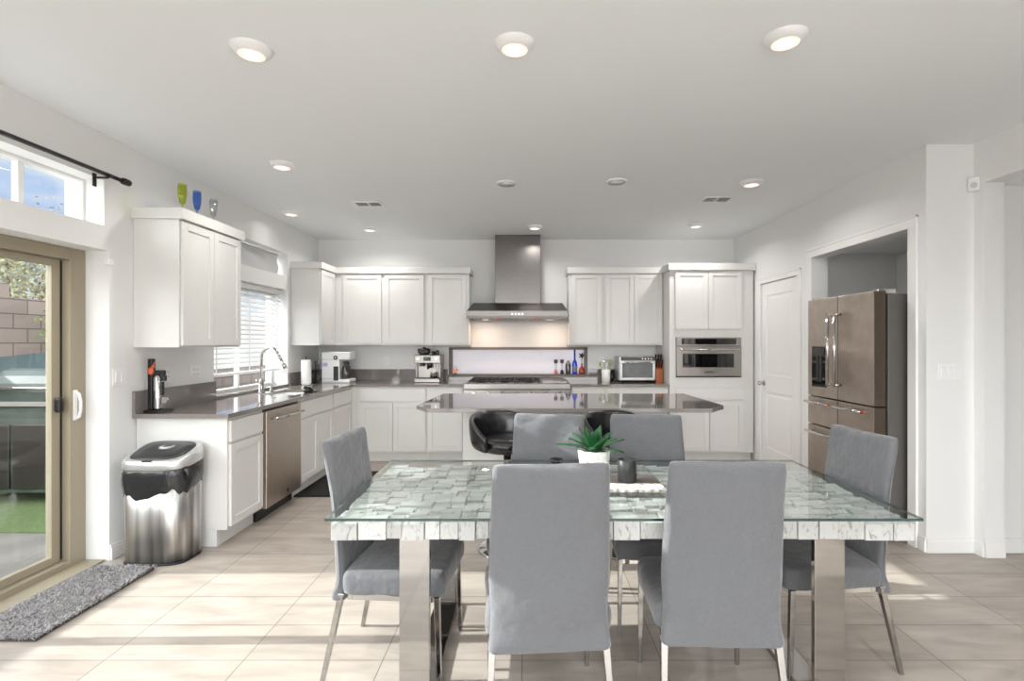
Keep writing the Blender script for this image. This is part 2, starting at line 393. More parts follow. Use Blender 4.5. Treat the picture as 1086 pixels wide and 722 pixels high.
mb = MB(); mb.box(3.60, 3.75, 3.58, 5.1, 0, 2.27); struct(mb.build('wall_alcove_rear', 'wall'))
mb = MB(); mb.box(2.82, 3.60, 5.0, 5.1, 0, 2.27); struct(mb.build('wall_alcove_side', 'wall'))
struct(wall_grid('y', -3.6, -3.5, -2.85, 5.0, 0, ZC, [(-2.6, 2.9, 0, 2.62)]).build('wall_rear', 'wall'))  # unseen rear wall, its wide opening shaped to let sky light in

def baseboard(name, segs):
    mb = MB()
    for (x0, x1, y0, y1) in segs:
        mb.box(x0, x1, y0, y1, 0, .075)
        cx = (x1 - x0) < (y1 - y0)
        e = .004
        if cx: mb.box(x0 + (e if x0 > 0 else 0), x1 - (0 if x0 > 0 else e), y0, y1, .075, .1)
        else: mb.box(x0, x1, y0 + e, y1, .075, .1)
    struct(mb.build(name, 'trim', bev=.002))
baseboard('baseboard_left', [(XL, XL + .014, 3.325, 3.53), (XL, XL + .014, -3.5, 1.28)])
baseboard('baseboard_right', [(2.68, 3.0, 3.436, 3.45), (XR - .014, XR, 3.45, 3.50), (XR - .014, XR, 4.92, 5.0), (XR - .014, XR, 5.955, 6.02), (2.986, 3.0, 3.37, 3.437), (2.986, 3.0, -3.5, 1.3)])
baseboard('baseboard_hallway', [(3.13, 4.9, 3.436, 3.45), (3.0, 3.13, 3.357, 3.37)])

# fridge opening casing and door casing
def casing(name, y0, y1, zt, w=.075, sides=(True, True)):
    mb = MB(); x0, x1 = XR - .017, XR
    if sides[0]: mb.box(x0, x1, y0 - w, y0, 0, zt)
    if sides[1]: mb.box(x0, x1, y1, y1 + w, 0, zt)
    mb.box(x0, x1, y0 - (w if sides[0] else .0), y1 + w, zt, zt + w)
    mb.box(x0 - .006, x1, y0 - (w if sides[0] else 0), y1 + w, zt + w - .018, zt + w)
    struct(mb.build(name, 'trim', bev=.003))
casing('trim_1', 3.60, 4.82, 2.205, .08)
casing('trim_2', 5.085, 5.875, 2.075, .065)

# pantry door
mb = MB()
X0, X1 = XR + .004, XR + .04
mb.box(X0 + .006, X1, 5.09, 5.87, .008, 2.07)
def door_frame(mb, xa, xb, y0, y1, z0, z1, st, panels):
    mb.box(xa, xb, y0, y0 + st, z0, z1); mb.box(xa, xb, y1 - st, y1, z0, z1)
    zz = [z0] + [v for p in panels for v in p] + [z1]
    for a, b in zip(zz[0::2], zz[1::2]): mb.box(xa, xb, y0 + st, y1 - st, a, b)
panels = [(.24, .86), (1.05, 1.93)]
door_frame(mb, X0, X0 + .012, 5.09, 5.87, .008, 2.07, .11, panels)
for a, b in panels: mb.box(X0 + .002, X0 + .012, 5.235, 5.725, a + .035, b - .035)
door = struct(mb.build('door_1', 'trim', bev=.004))
mb = MB()
mb.cyl((X0, 5.81, .95), (X0 - .012, 5.81, .95), .028); mb.cyl((X0 - .01, 5.81, .95), (X0 - .045, 5.81, .95), .009)
mb.sphere((X0 - .055, 5.81, .95), .026, (.8, 1, 1)); mb.build('door_knob', 'nickel', door, smooth=True)
for z in (.28, 1.05, 1.83):
    mb = MB(); mb.box(X0 - .006, X0 + .002, 5.082, 5.098, z - .045, z + .045); mb.cyl((X0 - .008, 5.09, z - .045), (X0 - .008, 5.09, z + .045), .005, n=8)
    mb.build('hinge', 'hinge', door)

# sliding glass door (door_2) in tan vinyl
mb = MB(); GX0, GX1 = -2.935, -2.85
mb.box(GX0, GX1, 3.205, 3.318, .0, 1.998); mb.box(GX0, GX1, 1.302, 1.40, 0, 1.998)
mb.box(GX0, GX1, 1.40, 3.205, 1.925, 1.998); mb.box(GX0, GX1, 1.40, 3.205, 0, .05); mb.box(GX1, -2.72, 1.305, 3.315, .001, .012)
d2 = struct(mb.build('door_2', 'tan_frame', bev=.004))
def sash(y0, y1, x, st):
    mb = MB(); mb.box(x - .018, x + .018, y0, y0 + st, .052, 1.923); mb.box(x - .018, x + .018, y1 - st, y1, .052, 1.923)
    mb.box(x - .018, x + .018, y0 + st, y1 - st, .052, .10); mb.box(x - .018, x + .018, y0 + st, y1 - st, 1.88, 1.923)
    f = mb.build('sash', 'tan_frame', d2, bev=.003)
    mb = MB(); mb.box(x - .003, x + .003, y0 + st, y1 - st, .10, 1.88); mb.build('pane', 'glass', f)
sash(2.38, 3.185, -2.912, .058); sash(1.41, 2.45, -2.874, .06)
mb = MB(); mb.box(-2.925, -2.90, 3.186, 3.204, .06, 1.92); mb.build('weather_seal', 'black', d2)
mb = MB(); pts = [(-2.85, 3.24, .93), (-2.825, 3.24, .94), (-2.815, 3.24, .98), (-2.815, 3.24, 1.04), (-2.825, 3.24, 1.085), (-2.85, 3.24, 1.10)]
mb.tube(pts, .009); mb.box(-2.853, -2.845, 3.225, 3.255, .92, 1.11); mb.build('door_handle', 'trim', d2, bev=.003)
mb = MB(); mb.box(-2.893, -2.855, 3.14, 3.17, .98, 1.07); mb.build('door_lock', 'black', d2, bev=.01)
mb = MB(); mb.box(XL - .02, XL + .012, 3.30, 3.345, 1.91, 1.95); sens = tag(mb.build('door_sensor', 'white_plastic', bev=.004), 'small white alarm contact at the top corner of the patio door', 'sensor')

def window(name, hole, blindless=True, mull=None, xo=-2.91, fw=.045, matn='trim'):
    y0, y1, z0, z1 = hole; g = .002
    mb = MB(); a, b = xo - .012, xo + .045
    mb.box(a, b, y0 + g, y0 + fw, z0 + g, z1 - g); mb.box(a, b, y1 - fw, y1 - g, z0 + g, z1 - g)
    mb.box(a, b, y0 + fw, y1 - fw, z0 + g, z0 + fw); mb.box(a, b, y0 + fw, y1 - fw, z1 - fw, z1 - g)
    for mu in (mull or []): mb.box(a + .01, b - .01, mu - .019, mu + .019, z0 + fw, z1 - fw)
    w = struct(mb.build(name, matn, bev=.003))
    mb = MB(); mb.box(xo + .008, xo + .012, y0 + fw, y1 - fw, z0 + fw, z1 - fw); mb.build('pane', 'glass', w)
    return w
w1 = window('window_1', TR, mull=[2.875, 2.0], fw=.022, xo=-2.865)
w_fill = window('added_fill_window', LW_FILL, mull=[-1.73, -.47])  # window added out of view to brighten the room
w2 = window('window_2', KW, mull=[5.12])
w3 = window('window_3', KT)
mb = MB(); mb.box(XL - .18, XL + .012, KW[0] + .002, KW[1] - .002, .9215, .941); struct(mb.build('window_sill', 'quartz', w2, bev=.003))
# grey cloth shade in the high kitchen window
mb = MB(); 
rings = []
for k in range(9):
    z = 2.156 + (2.40 - 2.156) * k / 8
    rings.append([(XL - .10 + .010 * math.sin(i * .9 + k), 4.47 + (5.76 - 4.47) * i / 20, z + .004 * math.sin(i * .7) * (1 if k == 0 else 0)) for i in range(21)])
mb.ring_loft(rings, False, closed=False)
sh = mb.build('window_shade', 'shade_cloth', smooth=True); md = sh.modifiers.new('t', 'SOLIDIFY'); md.thickness = .004
sh.parent = w3; sh['kind'] = 'structure'
# blind
bl = thing('window_blind', 'white horizontal slat blind in the window above the sink', 'blind', (XL - .09, KW[0] + .02, 0))
L = KW[1] - KW[0] - .04
mb = MB(); mb.box(-.03, .03, 0, L, 1.945, 1.995); mb.build('headrail', 'white_plastic', bl, bev=.004)
zt = 1.925
k = 0
R = Matrix.Rotation(math.radians(44), 3, 'Y')
while zt - k * .046 > 1.15:
    z = zt - k * .046; k += 1
    mb = MB(); mb.box(-.027, .027, .004, L - .004, z - .0015, z + .0015, rot=R); mb.build('slat', 'slat', bl)
mb = MB(); mb.box(-.026, .026, .004, L - .004, 1.10, 1.125); mb.build('bottom_rail', 'white_plastic', bl, bev=.004)
for yy in (.12, L * .5, L - .12):
    mb = MB(); mb.box(.026, .028, yy - .009, yy + .009, 1.12, 1.95); mb.build('ladder_tape', 'white_plastic', bl)

# niche window over the range
mb = MB(); x0, x1, z0, z1 = NI
t = .022
mb.box(x0 - .02, x1 + .02, YB - .03, 6.775, z0 - .015, z0 + .012)
mb.box(x0 - .012, x0 + t, YB - .008, 6.775, z0 + .012, z1); mb.box(x1 - t, x1 + .012, YB - .008, 6.775, z0 + .012, z1)
mb.box(x0 - .012, x1 + .012, YB - .008, 6.775, z1 - t, z1 + .012)
w4 = struct(mb.build('window_4', mat('niche_lining', srgb(112, 104, 98), .5), bev=.002))
mb = MB(); mb.box(x0 + .001, x1 - .001, 6.775, 6.783, z0 + .001, z1 - .001); mb.build('pane', 'frost', w4)

# ---------------------------------------------------------------- curtain rod, switches, sensors
cr_ = thing('curtain_rod', 'long black curtain rod mounted above the patio door', 'curtain rod', (-2.61, 0, 2.452))
mb = MB(); mb.cyl((0, .9, 0), (0, 3.31, 0), .0125); mb.build('rod', 'black', cr_)
mb = MB(); mb.lathe([(.013, 0), (.02, .005), (.022, .02), (.022, .05), (.02, .06), (.008, .065)]); f = mb.build('finial', 'black', cr_, smooth=False); f.rotation_euler = (-PI / 2, 0, 0); f.location = (0, 3.31, 0)
for yy in (3.2, 1.1):
    mb = MB(); mb.box(-.088, -.080, yy - .012, yy + .012, -.07, .01); mb.box(-.082, .0, yy - .006, yy + .006, -.022, -.012); mb.tube([(-.008, yy, -.018), (.014, yy, -.012), (.017, yy, .004)], .004); mb.build('bracket', 'black', cr_)

def switch(name, loc, rz, gangs, label, cat, outlet=False):
    t = thing(name, label, cat, loc, rz)
    w = .07 + .046 * (gangs - 1)
    mb = MB(); mb.box(-w / 2, w / 2, 0, .006, -.057, .057); mb.build('cover_plate', 'white_plastic', t, bev=.002)
    for g in range(gangs):
        cx = (g - (gangs - 1) / 2) * .046
        if outlet:
            mb = MB(); mb.box(cx - .017, cx + .017, -.002, .003, -.034, .034); mb.build('socket', 'white_plastic', t, bev=.001)
            for dz in (-.018, .018):
                for dx in (-.006, .006):
                    mb = MB(); mb.box(cx + dx - .001, cx + dx + .001, -.003, .001, dz - .004, dz + .005); mb.build('slot', 'black', t)
        else:
            mb = MB(); mb.box(cx - .016, cx + .016, -.004, .003, -.033, .033); mb.build('rocker', 'white_plastic', t, bev=.002)
    return t
# local front is -y; on the left wall turn +90 degrees
switch('light_switch', (XL + .007, 3.40, 1.18), PI / 2, 2, 'white double light switch on the left wall beside the patio door', 'light switch')
switch('wall_outlet', (XL + .007, 3.86, 1.17), PI / 2, 1, 'white wall outlet behind the steel dispenser on the left counter', 'outlet', True)
switch('wall_outlet', (XL + .007, 4.18, 1.17), PI / 2, 2, 'white double outlet plate near the left edge of the sink window', 'outlet', True)
switch('wall_outlet', (-2.22, YB - .007, 1.17), 0, 1, 'white outlet on back wall just right of the white coffee maker', 'outlet', True)
switch('wall_outlet', (-1.82, YB - .007, 1.17), 0, 1, 'white outlet on back wall midway between the coffee maker and espresso machine', 'outlet', True)
switch('wall_outlet', (.96, YB - .007, 1.17), 0, 1, 'white outlet on back wall above the utensil crock', 'outlet', True)
switch('light_switch', (2.835, 3.443, 1.21), 0, 3, 'white triple light switch on the wall right of the fridge', 'light switch')
ms = thing('motion_sensor', 'white motion sensor high in the corner right of the fridge', 'sensor', (2.965, 3.41, 2.46), -PI / 4)
mb = MB(); mb.prism([(-.03, -.012), (.03, -.012), (.035, .03), (-.035, .03)], 'z', -.045, .045); mb.build('housing', 'white_plastic', ms, bev=.006)
mb = MB(); mb.sphere((0, -.010, -.01), .022, (.9, .3, .9)); mb.build('lens', 'shade_cloth', ms)

# ---------------------------------------------------------------- ceiling fixtures
lights = [(-1.25, 2.33, 'large recessed downlight nearest the patio door, front row', 1), (-.055, 2.29, 'recessed downlight in the middle of the front row', 1),
          (1.126, 2.24, 'recessed downlight at the right end of the front row', 1), (-1.83, 3.835, 'recessed downlight above the left counter dishwasher', 1),
          (1.86, 4.26, 'recessed downlight on the right near the fridge side', 1), (-2.41, 5.25, 'recessed downlight close to the left wall above the sink window', 1),
          (-1.835, 5.99, 'recessed downlight above the back left corner cabinets', 1), (.086, 5.89, 'recessed downlight directly in front of the range hood chimney', 1),
          (1.905, 5.80, 'recessed downlight above the tall oven cabinet', 1),
          (-1.3, .3, '', 0), (1.1, .3, '', 0), (-1.3, -1.8, '', 0), (1.1, -1.8, '', 0)]  # last four are fill lamps added out of view
proto = None
for (x, y, lab, front) in lights:
    if not lab: lab = 'unseen fill downlight added in the ceiling behind the camera'
    if proto is None:
        t = thing('ceiling_light', lab, 'ceiling light', (x, y, ZC), 0, 'recessed ceiling downlights')
        mb = MB(); mb.lathe([(.09, 0), (.09, -.004), (.083, -.012), (.064, -.030), (.058, -.030)], n=40, cap=False); mb.build('trim_ring', 'white_plastic', t)
        mb = MB(); mb.lathe([(.058, -.0285), (.0, -.0285)][:1] + [(.001, -.0286)], n=32, cap=True); mb.build('lens', 'lamp', t)
        mb = MB(); mb.lathe([(.036, -.0292), (.001, -.0294)], n=32, cap=True); mb.build('glow_disc', 'lamp_core', t)
        proto = t
    else:
        t = dup(proto, (x, y, ZC), 0, lab)
    ld = bpy.data.lights.new('downlight', 'AREA'); ld.shape = 'DISK'; ld.size = .11; ld.energy = LAMP_FRONT if front else LAMP_FILL
    ld.color = (1, .975, .95) if front else (.93, .97, 1); ld.spread = math.radians(155 if front else 160)
    if x < -2.3: ld.energy *= .12
    lo = bpy.data.objects.new('downlight_beam', ld); C.objects.link(lo); lo.parent = t; lo.location = (0, 0, -.033)
for (x, y, lab) in ((-.17, 4.29, 'white round ceiling speaker left of the island centre'), (.74, 4.24, 'white round ceiling speaker right of the island centre')):
    t = thing('ceiling_speaker', lab, 'speaker', (x, y, ZC))
    mb = MB(); mb.lathe([(.085, 0), (.085, -.006), (.08, -.011), (.072, -.011)], n=32, cap=False); mb.build('rim', 'ceiling', t)
    mb = MB(); mb.lathe([(.073, -.009), (.001, -.0105)], n=32); mb.build('grille', 'trim', t)
for (x, y, lab) in ((-1.52, 4.93, 'white ceiling air vent on the left, above the sink'), (1.76, 4.77, 'white ceiling air vent on the right, toward the tall oven cabinet')):
    t = thing('ceiling_vent', lab, 'air vent', (x, y, ZC))
    mb = MB(); w, d = .28, .18
    mb.box(-w / 2, w / 2, -d / 2, -d / 2 + .025, -.008, 0); mb.box(-w / 2, w / 2, d / 2 - .025, d / 2, -.008, 0)
    mb.box(-w / 2, -w / 2 + .025, -d / 2 + .025, d / 2 - .025, -.008, 0); mb.box(w / 2 - .025, w / 2, -d / 2 + .025, d / 2 - .025, -.008, 0)
    mb.box(-.008, .008, -d / 2 + .025, d / 2 - .025, -.008, 0)
    mb.build('frame', 'white_plastic', t, bev=.002)
    mb = MB(); mb.box(-w / 2 + .02, w / 2 - .02, -d / 2 + .02, d / 2 - .02, -.0015, -.0005); mb.build('duct_shade', 'screen', t)  # thin dark sheet stands for the shade inside the vent
    for i in range(6):
        yy = -d / 2 + .035 + i * .0225
        for sx in (-1, 1):
            mb = MB(); mb.box(min(sx * .012, sx * .115), max(sx * .012, sx * .115), yy - .006, yy + .006, -.0065, -.005, rot=Matrix.Rotation(.5, 3, 'X')); mb.build('slat', 'white_plastic', t)

# ---------------------------------------------------------------- cabinets
def shaker(name, parent, u0, u1, v0, v1, y=-.019, fr=.055, th=.019):
    mb = MB()
    if v1 - v0 < .2: 
        mb.box(u0, u1, y, y + th, v0, v1)
    else:
        f = fr
        mb.box(u0, u0 + f, y, y + th, v0, v1); mb.box(u1 - f, u1, y, y + th, v0, v1)
        mb.box(u0 + f, u1 - f, y, y + th, v0, v0 + f); mb.box(u0 + f, u1 - f, y, y + th, v1 - f, v1)
        mb.box(u0 + f - .001, u1 - f + .001, y + .009, y + th, v0 + f - .001, v1 - f + .001)
    return mb.build(name, 'cab', parent, bev=.0015, seg=1)
def cabinet(name, label, loc, rz, w, d, z0, z1, fronts, toe=False, crown=None, hollow=None, group=None):
    t = thing(name, label, 'cabinet', loc, rz, group)
    mb = MB()
    if hollow:
        mb.box(0, .018, 0, d, .115, z1); mb.box(w - .018, w, 0, d, .115, z1); mb.box(.018, w - .018, 0, .018, .115, z1); mb.box(.018, w - .018, d - .018, d, .115, z1); mb.box(.018, w - .018, .018, d - .018, .115, .133); mb.box(0, w, .07, d, 0, .115)
    elif toe:
        mb.box(0, w, 0, d, .115, z1); mb.box(0, w, .07, d, 0, .115)
    else: mb.box(0, w, 0, d, z0, z1)
    mb.build('body', 'cab', t, bev=.0015, seg=1)
    for k, u0, u1, v0, v1 in fronts: shaker(k, t, u0, u1, v0, v1)
    if crown:
        l, r_, = crown
        mb = MB(); mb.box(-l, w + r_, -.036, d, z1, z1 + .075)
        mb.build('crown', 'cab', t, bev=.003)
    return t
ZU0, ZU1 = 1.375, 2.255
FX = -2.07           # face of the left base cabinets
FY = 6.04            # face of the back base cabinets
g = .0015
# left run base units (local x = world y)
dz = (.72, .865); dd = (.135, .70)
cabinet('base_cabinet', 'white base cabinet at the near end of the left counter, beside the trash can', (FX, 3.545, 0), PI / 2, .47, .625, 0, .888, [('drawer', .02, .45, *dz), ('door', .02, .45, *dd)], toe=True)
cabinet('base_cabinet', 'white sink base cabinet below the faucet, right of the dishwasher', (FX, 4.645, 0), PI / 2, .80, .625, 0, .888, [('drawer_front', .02, .785, *dz), ('door', .02, .40, *dd), ('door', .405, .785, *dd)], toe=True, hollow=True)
cabinet('base_cabinet', 'narrow white base cabinet between sink cabinet and back corner', (FX, 5.447, 0), PI / 2, .592, .625, 0, .888, [('drawer', .015, .56, *dz), ('door', .015, .56, *dd)], toe=True)
# back run
mb = MB(); mb.box(-2.695, -2.0, 6.041, 6.645, .0, .888); tag(mb.build('corner_cabinet', 'cab'), 'plain white corner filler cabinet where the two counters meet', 'cabinet')
cabinet('base_cabinet', 'wide white base cabinet with two doors below the espresso machine', (-1.998, FY, 0), 0, .82, .60, 0, .888, [('drawer', .045, .805, *dz), ('door', .045, .423, *dd), ('door', .428, .805, *dd)], toe=True)
cabinet('base_cabinet', 'white base cabinet immediately left of the range', (-1.176, FY, 0), 0, .43, .60, 0, .888, [('drawer', .012, .415, *dz), ('door', .012, .415, *dd)], toe=True)
cabinet('base_cabinet', 'white base cabinet immediately right of the range', (.515, FY, 0), 0, .405, .60, 0, .888, [('drawer', .015, .39, *dz), ('door', .015, .39, *dd)], toe=True)
cabinet('base_cabinet', 'white base cabinet below the toaster oven', (.922, FY, 0), 0, .737, .60, 0, .888, [('drawer', .015, .72, *dz), ('door', .015, .365, *dd), ('door', .37, .72, *dd)], toe=True)
# uppers
cabinet('wall_cabinet', 'white wall cabinet nearest the camera, above the left counter', (-2.385, 3.52, 0), PI / 2, .745, .313, ZU0, ZU1, [('door', .015, .37, ZU0 + .012, ZU1 - .01), ('door', .374, .73, ZU0 + .012, ZU1 - .01)], crown=(.02, .02))
cabinet('wall_cabinet', 'white wall cabinet in the back left corner, right of the sink window', (-2.375, 5.875, 0), PI / 2, .45, .323, ZU0, ZU1, [('door', .015, .43, ZU0 + .012, ZU1 - .01)], crown=(.02, 0))
mb = MB()
cabinet('wall_cabinet', 'white three-door wall cabinet on the back wall left of the hood', (-2.374, 6.327, 0), 0, 1.66, .318, ZU0, ZU1, [('door', .115, .585, ZU0 + .02, ZU1 - .01), ('door', .625, 1.105, ZU0 + .02, ZU1 - .01), ('door', 1.155, 1.63, ZU0 + .02, ZU1 - .01)], crown=(0, .02))
cabinet('wall_cabinet', 'white three-door wall cabinet on the back wall right of the hood', (.515, 6.327, 0), 0, 1.155, .318, ZU0, ZU1, [('door', .03, .40, ZU0 + .02, ZU1 - .01), ('door', .455, .80, ZU0 + .02, ZU1 - .01), ('door', .804, 1.145, ZU0 + .02, ZU1 - .01)], crown=(.02, 0))
# tall cabinet holding the oven
TX = 1.673
tall = thing('tall_cabinet', 'tall white cabinet housing the built-in microwave oven', 'cabinet', (TX, FY, 0))
mb = MB(); w = .985
mx0, mx1, mz0, mz1 = .075, .84, 1.0, 1.468
for (x0, x1, z0, z1) in ((0, w, mz1, ZU1), (0, w, .115, mz0), (0, mx0, mz0, mz1), (mx1, w, mz0, mz1)): mb.box(x0, x1, 0, .605, z0, z1)
mb.box(0, w, .07, .605, 0, .115); mb.box(mx0, mx1, .55, .605, mz0, mz1)
mb.build('body', 'cab', tall, bev=.0015, seg=1)
for k, u0, u1, v0, v1 in (('door', .065, .447, 1.565, 2.245), ('door', .452, .845, 1.565, 2.245), ('drawer', .065, .865, .74, .875), ('door', .065, .462, .135, .72), ('door', .467, .865, .135, .72)):
    shaker(k, tall, u0, u1, v0, v1)
mb = MB(); mb.box(-.02, w + .018, -.036, .605, ZU1, ZU1 + .08); mb.build('crown', 'cab', tall, bev=.003)

# built-in microwave oven
mw = thing('microwave_oven', 'stainless built-in microwave oven with dark glass in the tall cabinet', 'microwave', (TX + mx0 + .003, FY, mz0 + .002))
W_, H_ = mx1 - mx0 - .006, mz1 - mz0 - .004
mb = MB(); mb.box(0, W_, 0, .40, 0, H_); mb.build('body', 'steel_dark', mw)
mb = MB(); mb.box(0, W_, -.02, -.001, .365, H_); mb.build('control_panel', 'steel_h', mw, bev=.003)
mb = MB(); mb.box(.06, W_ - .06, -.023, -.019, .385, H_ - .012); mb.build('display', 'black_gloss', mw, bev=.002)
mb = MB(); mb.box(0, W_, -.028, -.001, .012, .36); dr = mb.build('door', 'steel_h', mw, bev=.004)
mb = MB(); mb.box(.07, W_ - .09, -.031, -.027, .115, .275); mb.build('window', 'black_gloss', dr, bev=.004)
mb = MB(); mb.cyl((.04, -.062, .325), (W_ - .04, -.062, .325), .011); mb.cyl((.06, -.062, .325), (.06, -.028, .325), .008); mb.cyl((W_ - .06, -.062, .325), (W_ - .06, -.028, .325), .008); mb.build('handle', 'chrome', dr)
mb = MB(); mb.box(.32, .45, -.031, -.027, .045, .075); mb.build('badge', 'nickel', dr, bev=.002)
mb = MB(); mb.box(.0, W_, -.02, -.001, 0, .010); mb.build('vent_strip', 'black', mw)

# ---------------------------------------------------------------- worktops
ZK = .92
mb = MB(); fx = FX + .03
SX0, SX1, SY0, SY1 = -2.52, -2.16, 4.78, 5.36
mb.box(-2.697, fx, 3.51, SY0, .89, ZK); mb.box(-2.697, SX0, SY0, SY1, .89, ZK); mb.box(SX1, fx, SY0, SY1, .89, ZK); mb.box(-2.697, fx, SY1, 6.645, .89, ZK)
mb.box(fx, -.747, FY - .03, 6.645, .89, ZK)
mb.build('worktop', 'quartz', None)
wk = bpy.data.objects['worktop']; tag(wk, 'grey quartz worktop running along the left wall and into the back corner', 'countertop')
ZB = ZK + .0005
for bx, lb in (((-2.697, -2.677, 3.51, 4.428, ZB, 1.075), 'grey quartz backsplash strip on the left wall behind the drink dispenser'), ((-2.697, -2.677, 5.805, 6.645, ZB, 1.065), 'grey quartz backsplash strip on the left wall behind the paper towel roll'),
               ((-2.676, -1.024, 6.625, 6.645, ZB, 1.065), 'grey quartz backsplash strip on the back wall behind coffee and espresso machines'), ((.794, 1.668, 6.625, 6.645, ZB, 1.065), 'grey quartz backsplash strip on the back wall behind the toaster oven'), ((-1.023, .793, 6.625, 6.645, ZB, .965), 'low grey quartz backsplash strip under the niche window behind the range')):
    mb = MB(); mb.box(*bx); tag(mb.build('backsplash', 'quartz'), lb, 'backsplash')
mb = MB(); mb.box(.512, 1.668, FY - .03, 6.645, .89, ZK); wk2 = mb.build('worktop', 'quartz'); tag(wk2, 'grey quartz worktop on the back wall right of the range', 'countertop')

# undermount sink
mb = MB(); e = .012; zb = .745
mb.box(SX0 - e, SX0, SY0 - e, SY1 + e, zb, .889); mb.box(SX1, SX1 + e, SY0 - e, SY1 + e, zb, .889); mb.box(SX0, SX1, SY0 - e, SY0, zb, .889); mb.box(SX0, SX1, SY1, SY1 + e, zb, .889)
mb.box(SX0 - e, SX1 + e, SY0 - e, SY1 + e, zb - .01, zb)
sk = mb.build('sink', 'white_plastic', bev=.004); tag(sk, 'undermount white sink basin set into the left counter below the window', 'sink')
mb = MB(); mb.lathe([(.04, zb + .001), (.04, zb + .004), (.01, zb + .002)], -2.34, 5.07); mb.build('drain', 'chrome', sk)
# faucet
fa = thing('faucet', 'chrome gooseneck pull-down faucet behind the sink', 'faucet', (-2.575, 4.98, ZK), -.25)
mb = MB(); mb.lathe([(.03, 0), (.03, .01), (.024, .018), (.024, .12), (.018, .13), (.014, .14)]); mb.build('base', 'chrome', fa)
mb = MB()
pts = [(0, 0, .13), (0, 0, .34)] + [(.10 - .10 * math.cos(a), 0, .34 + .10 * math.sin(a)) for a in [PI * k / 12 for k in range(1, 10)]] 
pts += [(.205, 0, .36), (.235, 0, .31)]
mb.tube(pts, .0125, 14); mb.build('neck', 'chrome', fa)
mb = MB(); mb.tube([(.235, 0, .31), (.255, 0, .275), (.275, 0, .24)], [.015, .019, .02], 14); mb.build('spray_head', 'chrome', fa)
mb = MB(); mb.tube([(.01, -.02, .09), (.02, -.05, .10), (.03, -.10, .13)], [.01, .008, .006]); mb.build('lever', 'chrome', fa)
sd = thing('soap_dispenser', 'small chrome soap pump right of the faucet', 'soap dispenser', (-2.58, 5.18, ZK))
mb = MB(); mb.lathe([(.018, 0), (.018, .01), (.009, .02), (.009, .06)]); mb.build('base', 'chrome', sd)
mb = MB(); mb.tube([(0, 0, .06), (.01, 0, .072), (.05, 0, .066)], .006); mb.build('nozzle', 'chrome', sd)
dn = thing('dish_rack_caddy', 'small black sponge caddy on the front rim of the sink', 'caddy', (-2.13, 5.0, ZK))
mb = MB(); mb.lathe([(.036, 0), (.046, .012), (.05, .04), (.044, .04), (.035, .012)], n=20); mb.build('bowl', 'black', dn)
mb = MB(); mb.sphere((.0, 0, .04), .03, (1.1, .9, .6)); mb.sphere((-.035, .02, .045), .02); mb.build('sponge', 'mat_black', dn)

# dishwasher
dw = thing('dishwasher', 'stainless steel dishwasher under the left counter', 'dishwasher', (FX, 4.02, 0), PI / 2)
mb = MB(); mb.box(.003, .617, .005, .57, .10, .885); mb.build('body', 'black', dw)
mb = MB(); mb.box(.006, .614, -.03, .004, .105, .868); d_ = mb.build('door', 'fridge', dw, bev=.004)
mb = MB(); mb.cyl((.05, -.075, .80), (.57, -.075, .80), .012); mb.cyl((.08, -.075, .80), (.08, -.03, .80), .009); mb.cyl((.54, -.075, .80), (.54, -.03, .80), .009); mb.build('handle', 'chrome', d_)
mb = MB(); mb.cyl((.36, -.032, .155), (.36, -.029, .155), .016, n=20); mb.build('badge', 'black', d_)
mb = MB(); mb.box(.01, .61, .05, .10, .0, .10); mb.build('toe_kick', 'black', dw)

# ---------------------------------------------------------------- range and hood
rg = thing('gas_range', 'wide stainless gas range with griddle on the back wall', 'range', (-.742, 5.99, 0))
RW = 1.25
mb = MB(); mb.box(0, RW, .02, .65, .10, .86); mb.build('body', 'steel_dark', rg)
mb = MB(); mb.box(0, RW, -.012, .63, .86, .93); mb.build('cooktop', 'steel_h', rg, bev=.008)
mb = MB(); mb.box(.0, RW, -.01, .019, .775, .858); mb.build('control_panel', 'steel_h', rg, bev=.004)
for i in range(7):
    mb = MB(); x = .12 + i * (RW - .24) / 6; mb.cyl((x, -.05, .815), (x, -.01, .815), .024, .028, 20); mb.build('knob', 'nickel', rg)
for x0, x1 in ((.01, .80), (.81, RW - .01)):
    mb = MB(); mb.box(x0, x1, -.02, .018, .14, .765); o = mb.build('oven_door', 'steel_h', rg, bev=.004)
    mb = MB(); mb.cyl((x0 + .03, -.07, .70), (x1 - .03, -.07, .70), .012); mb.cyl((x0 + .06, -.07, .70), (x0 + .06, -.02, .70), .008); mb.cyl((x1 - .06, -.07, .70), (x1 - .06, -.02, .70), .008); mb.build('handle', 'chrome', o)
    mb = MB(); mb.box(x0 + .1, x1 - .1, -.023, -.019, .30, .56); mb.build('window', 'black_gloss', o)
for i in range(3):
    x0 = .05 + i * .285
    mb = MB()
    for j in range(5): mb.box(x0 + .01 + j * .06, x0 + .022 + j * .06, .06, .56, .945, .96)
    for yy in (.06, .30, .548): mb.box(x0, x0 + .275, yy, yy + .012, .945, .96)
    for xx in (x0, x0 + .263):
        for yy in (.06, .548): mb.box(xx, xx + .012, yy, yy + .012, .93, .946)
    mb.build('grate', 'iron', rg, bev=.002)
for i in range(3):
    for yy in (.18, .43):
        mb = MB(); mb.lathe([(.05, .931), (.05, .938), (.035, .944), (.0001, .944)], .05 + i * .285 + .138, yy, 20); mb.build('burner', 'black', rg)
mb = MB(); mb.box(.92, 1.21, .06, .56, .931, .95); mb.build('griddle', 'steel_h', rg, bev=.004)
for xx in (.06, RW - .06):
    for yy in (.08, .6):
        mb = MB(); mb.cyl((xx, yy, 0), (xx, yy, .10), .018); mb.build('foot', 'black', rg)

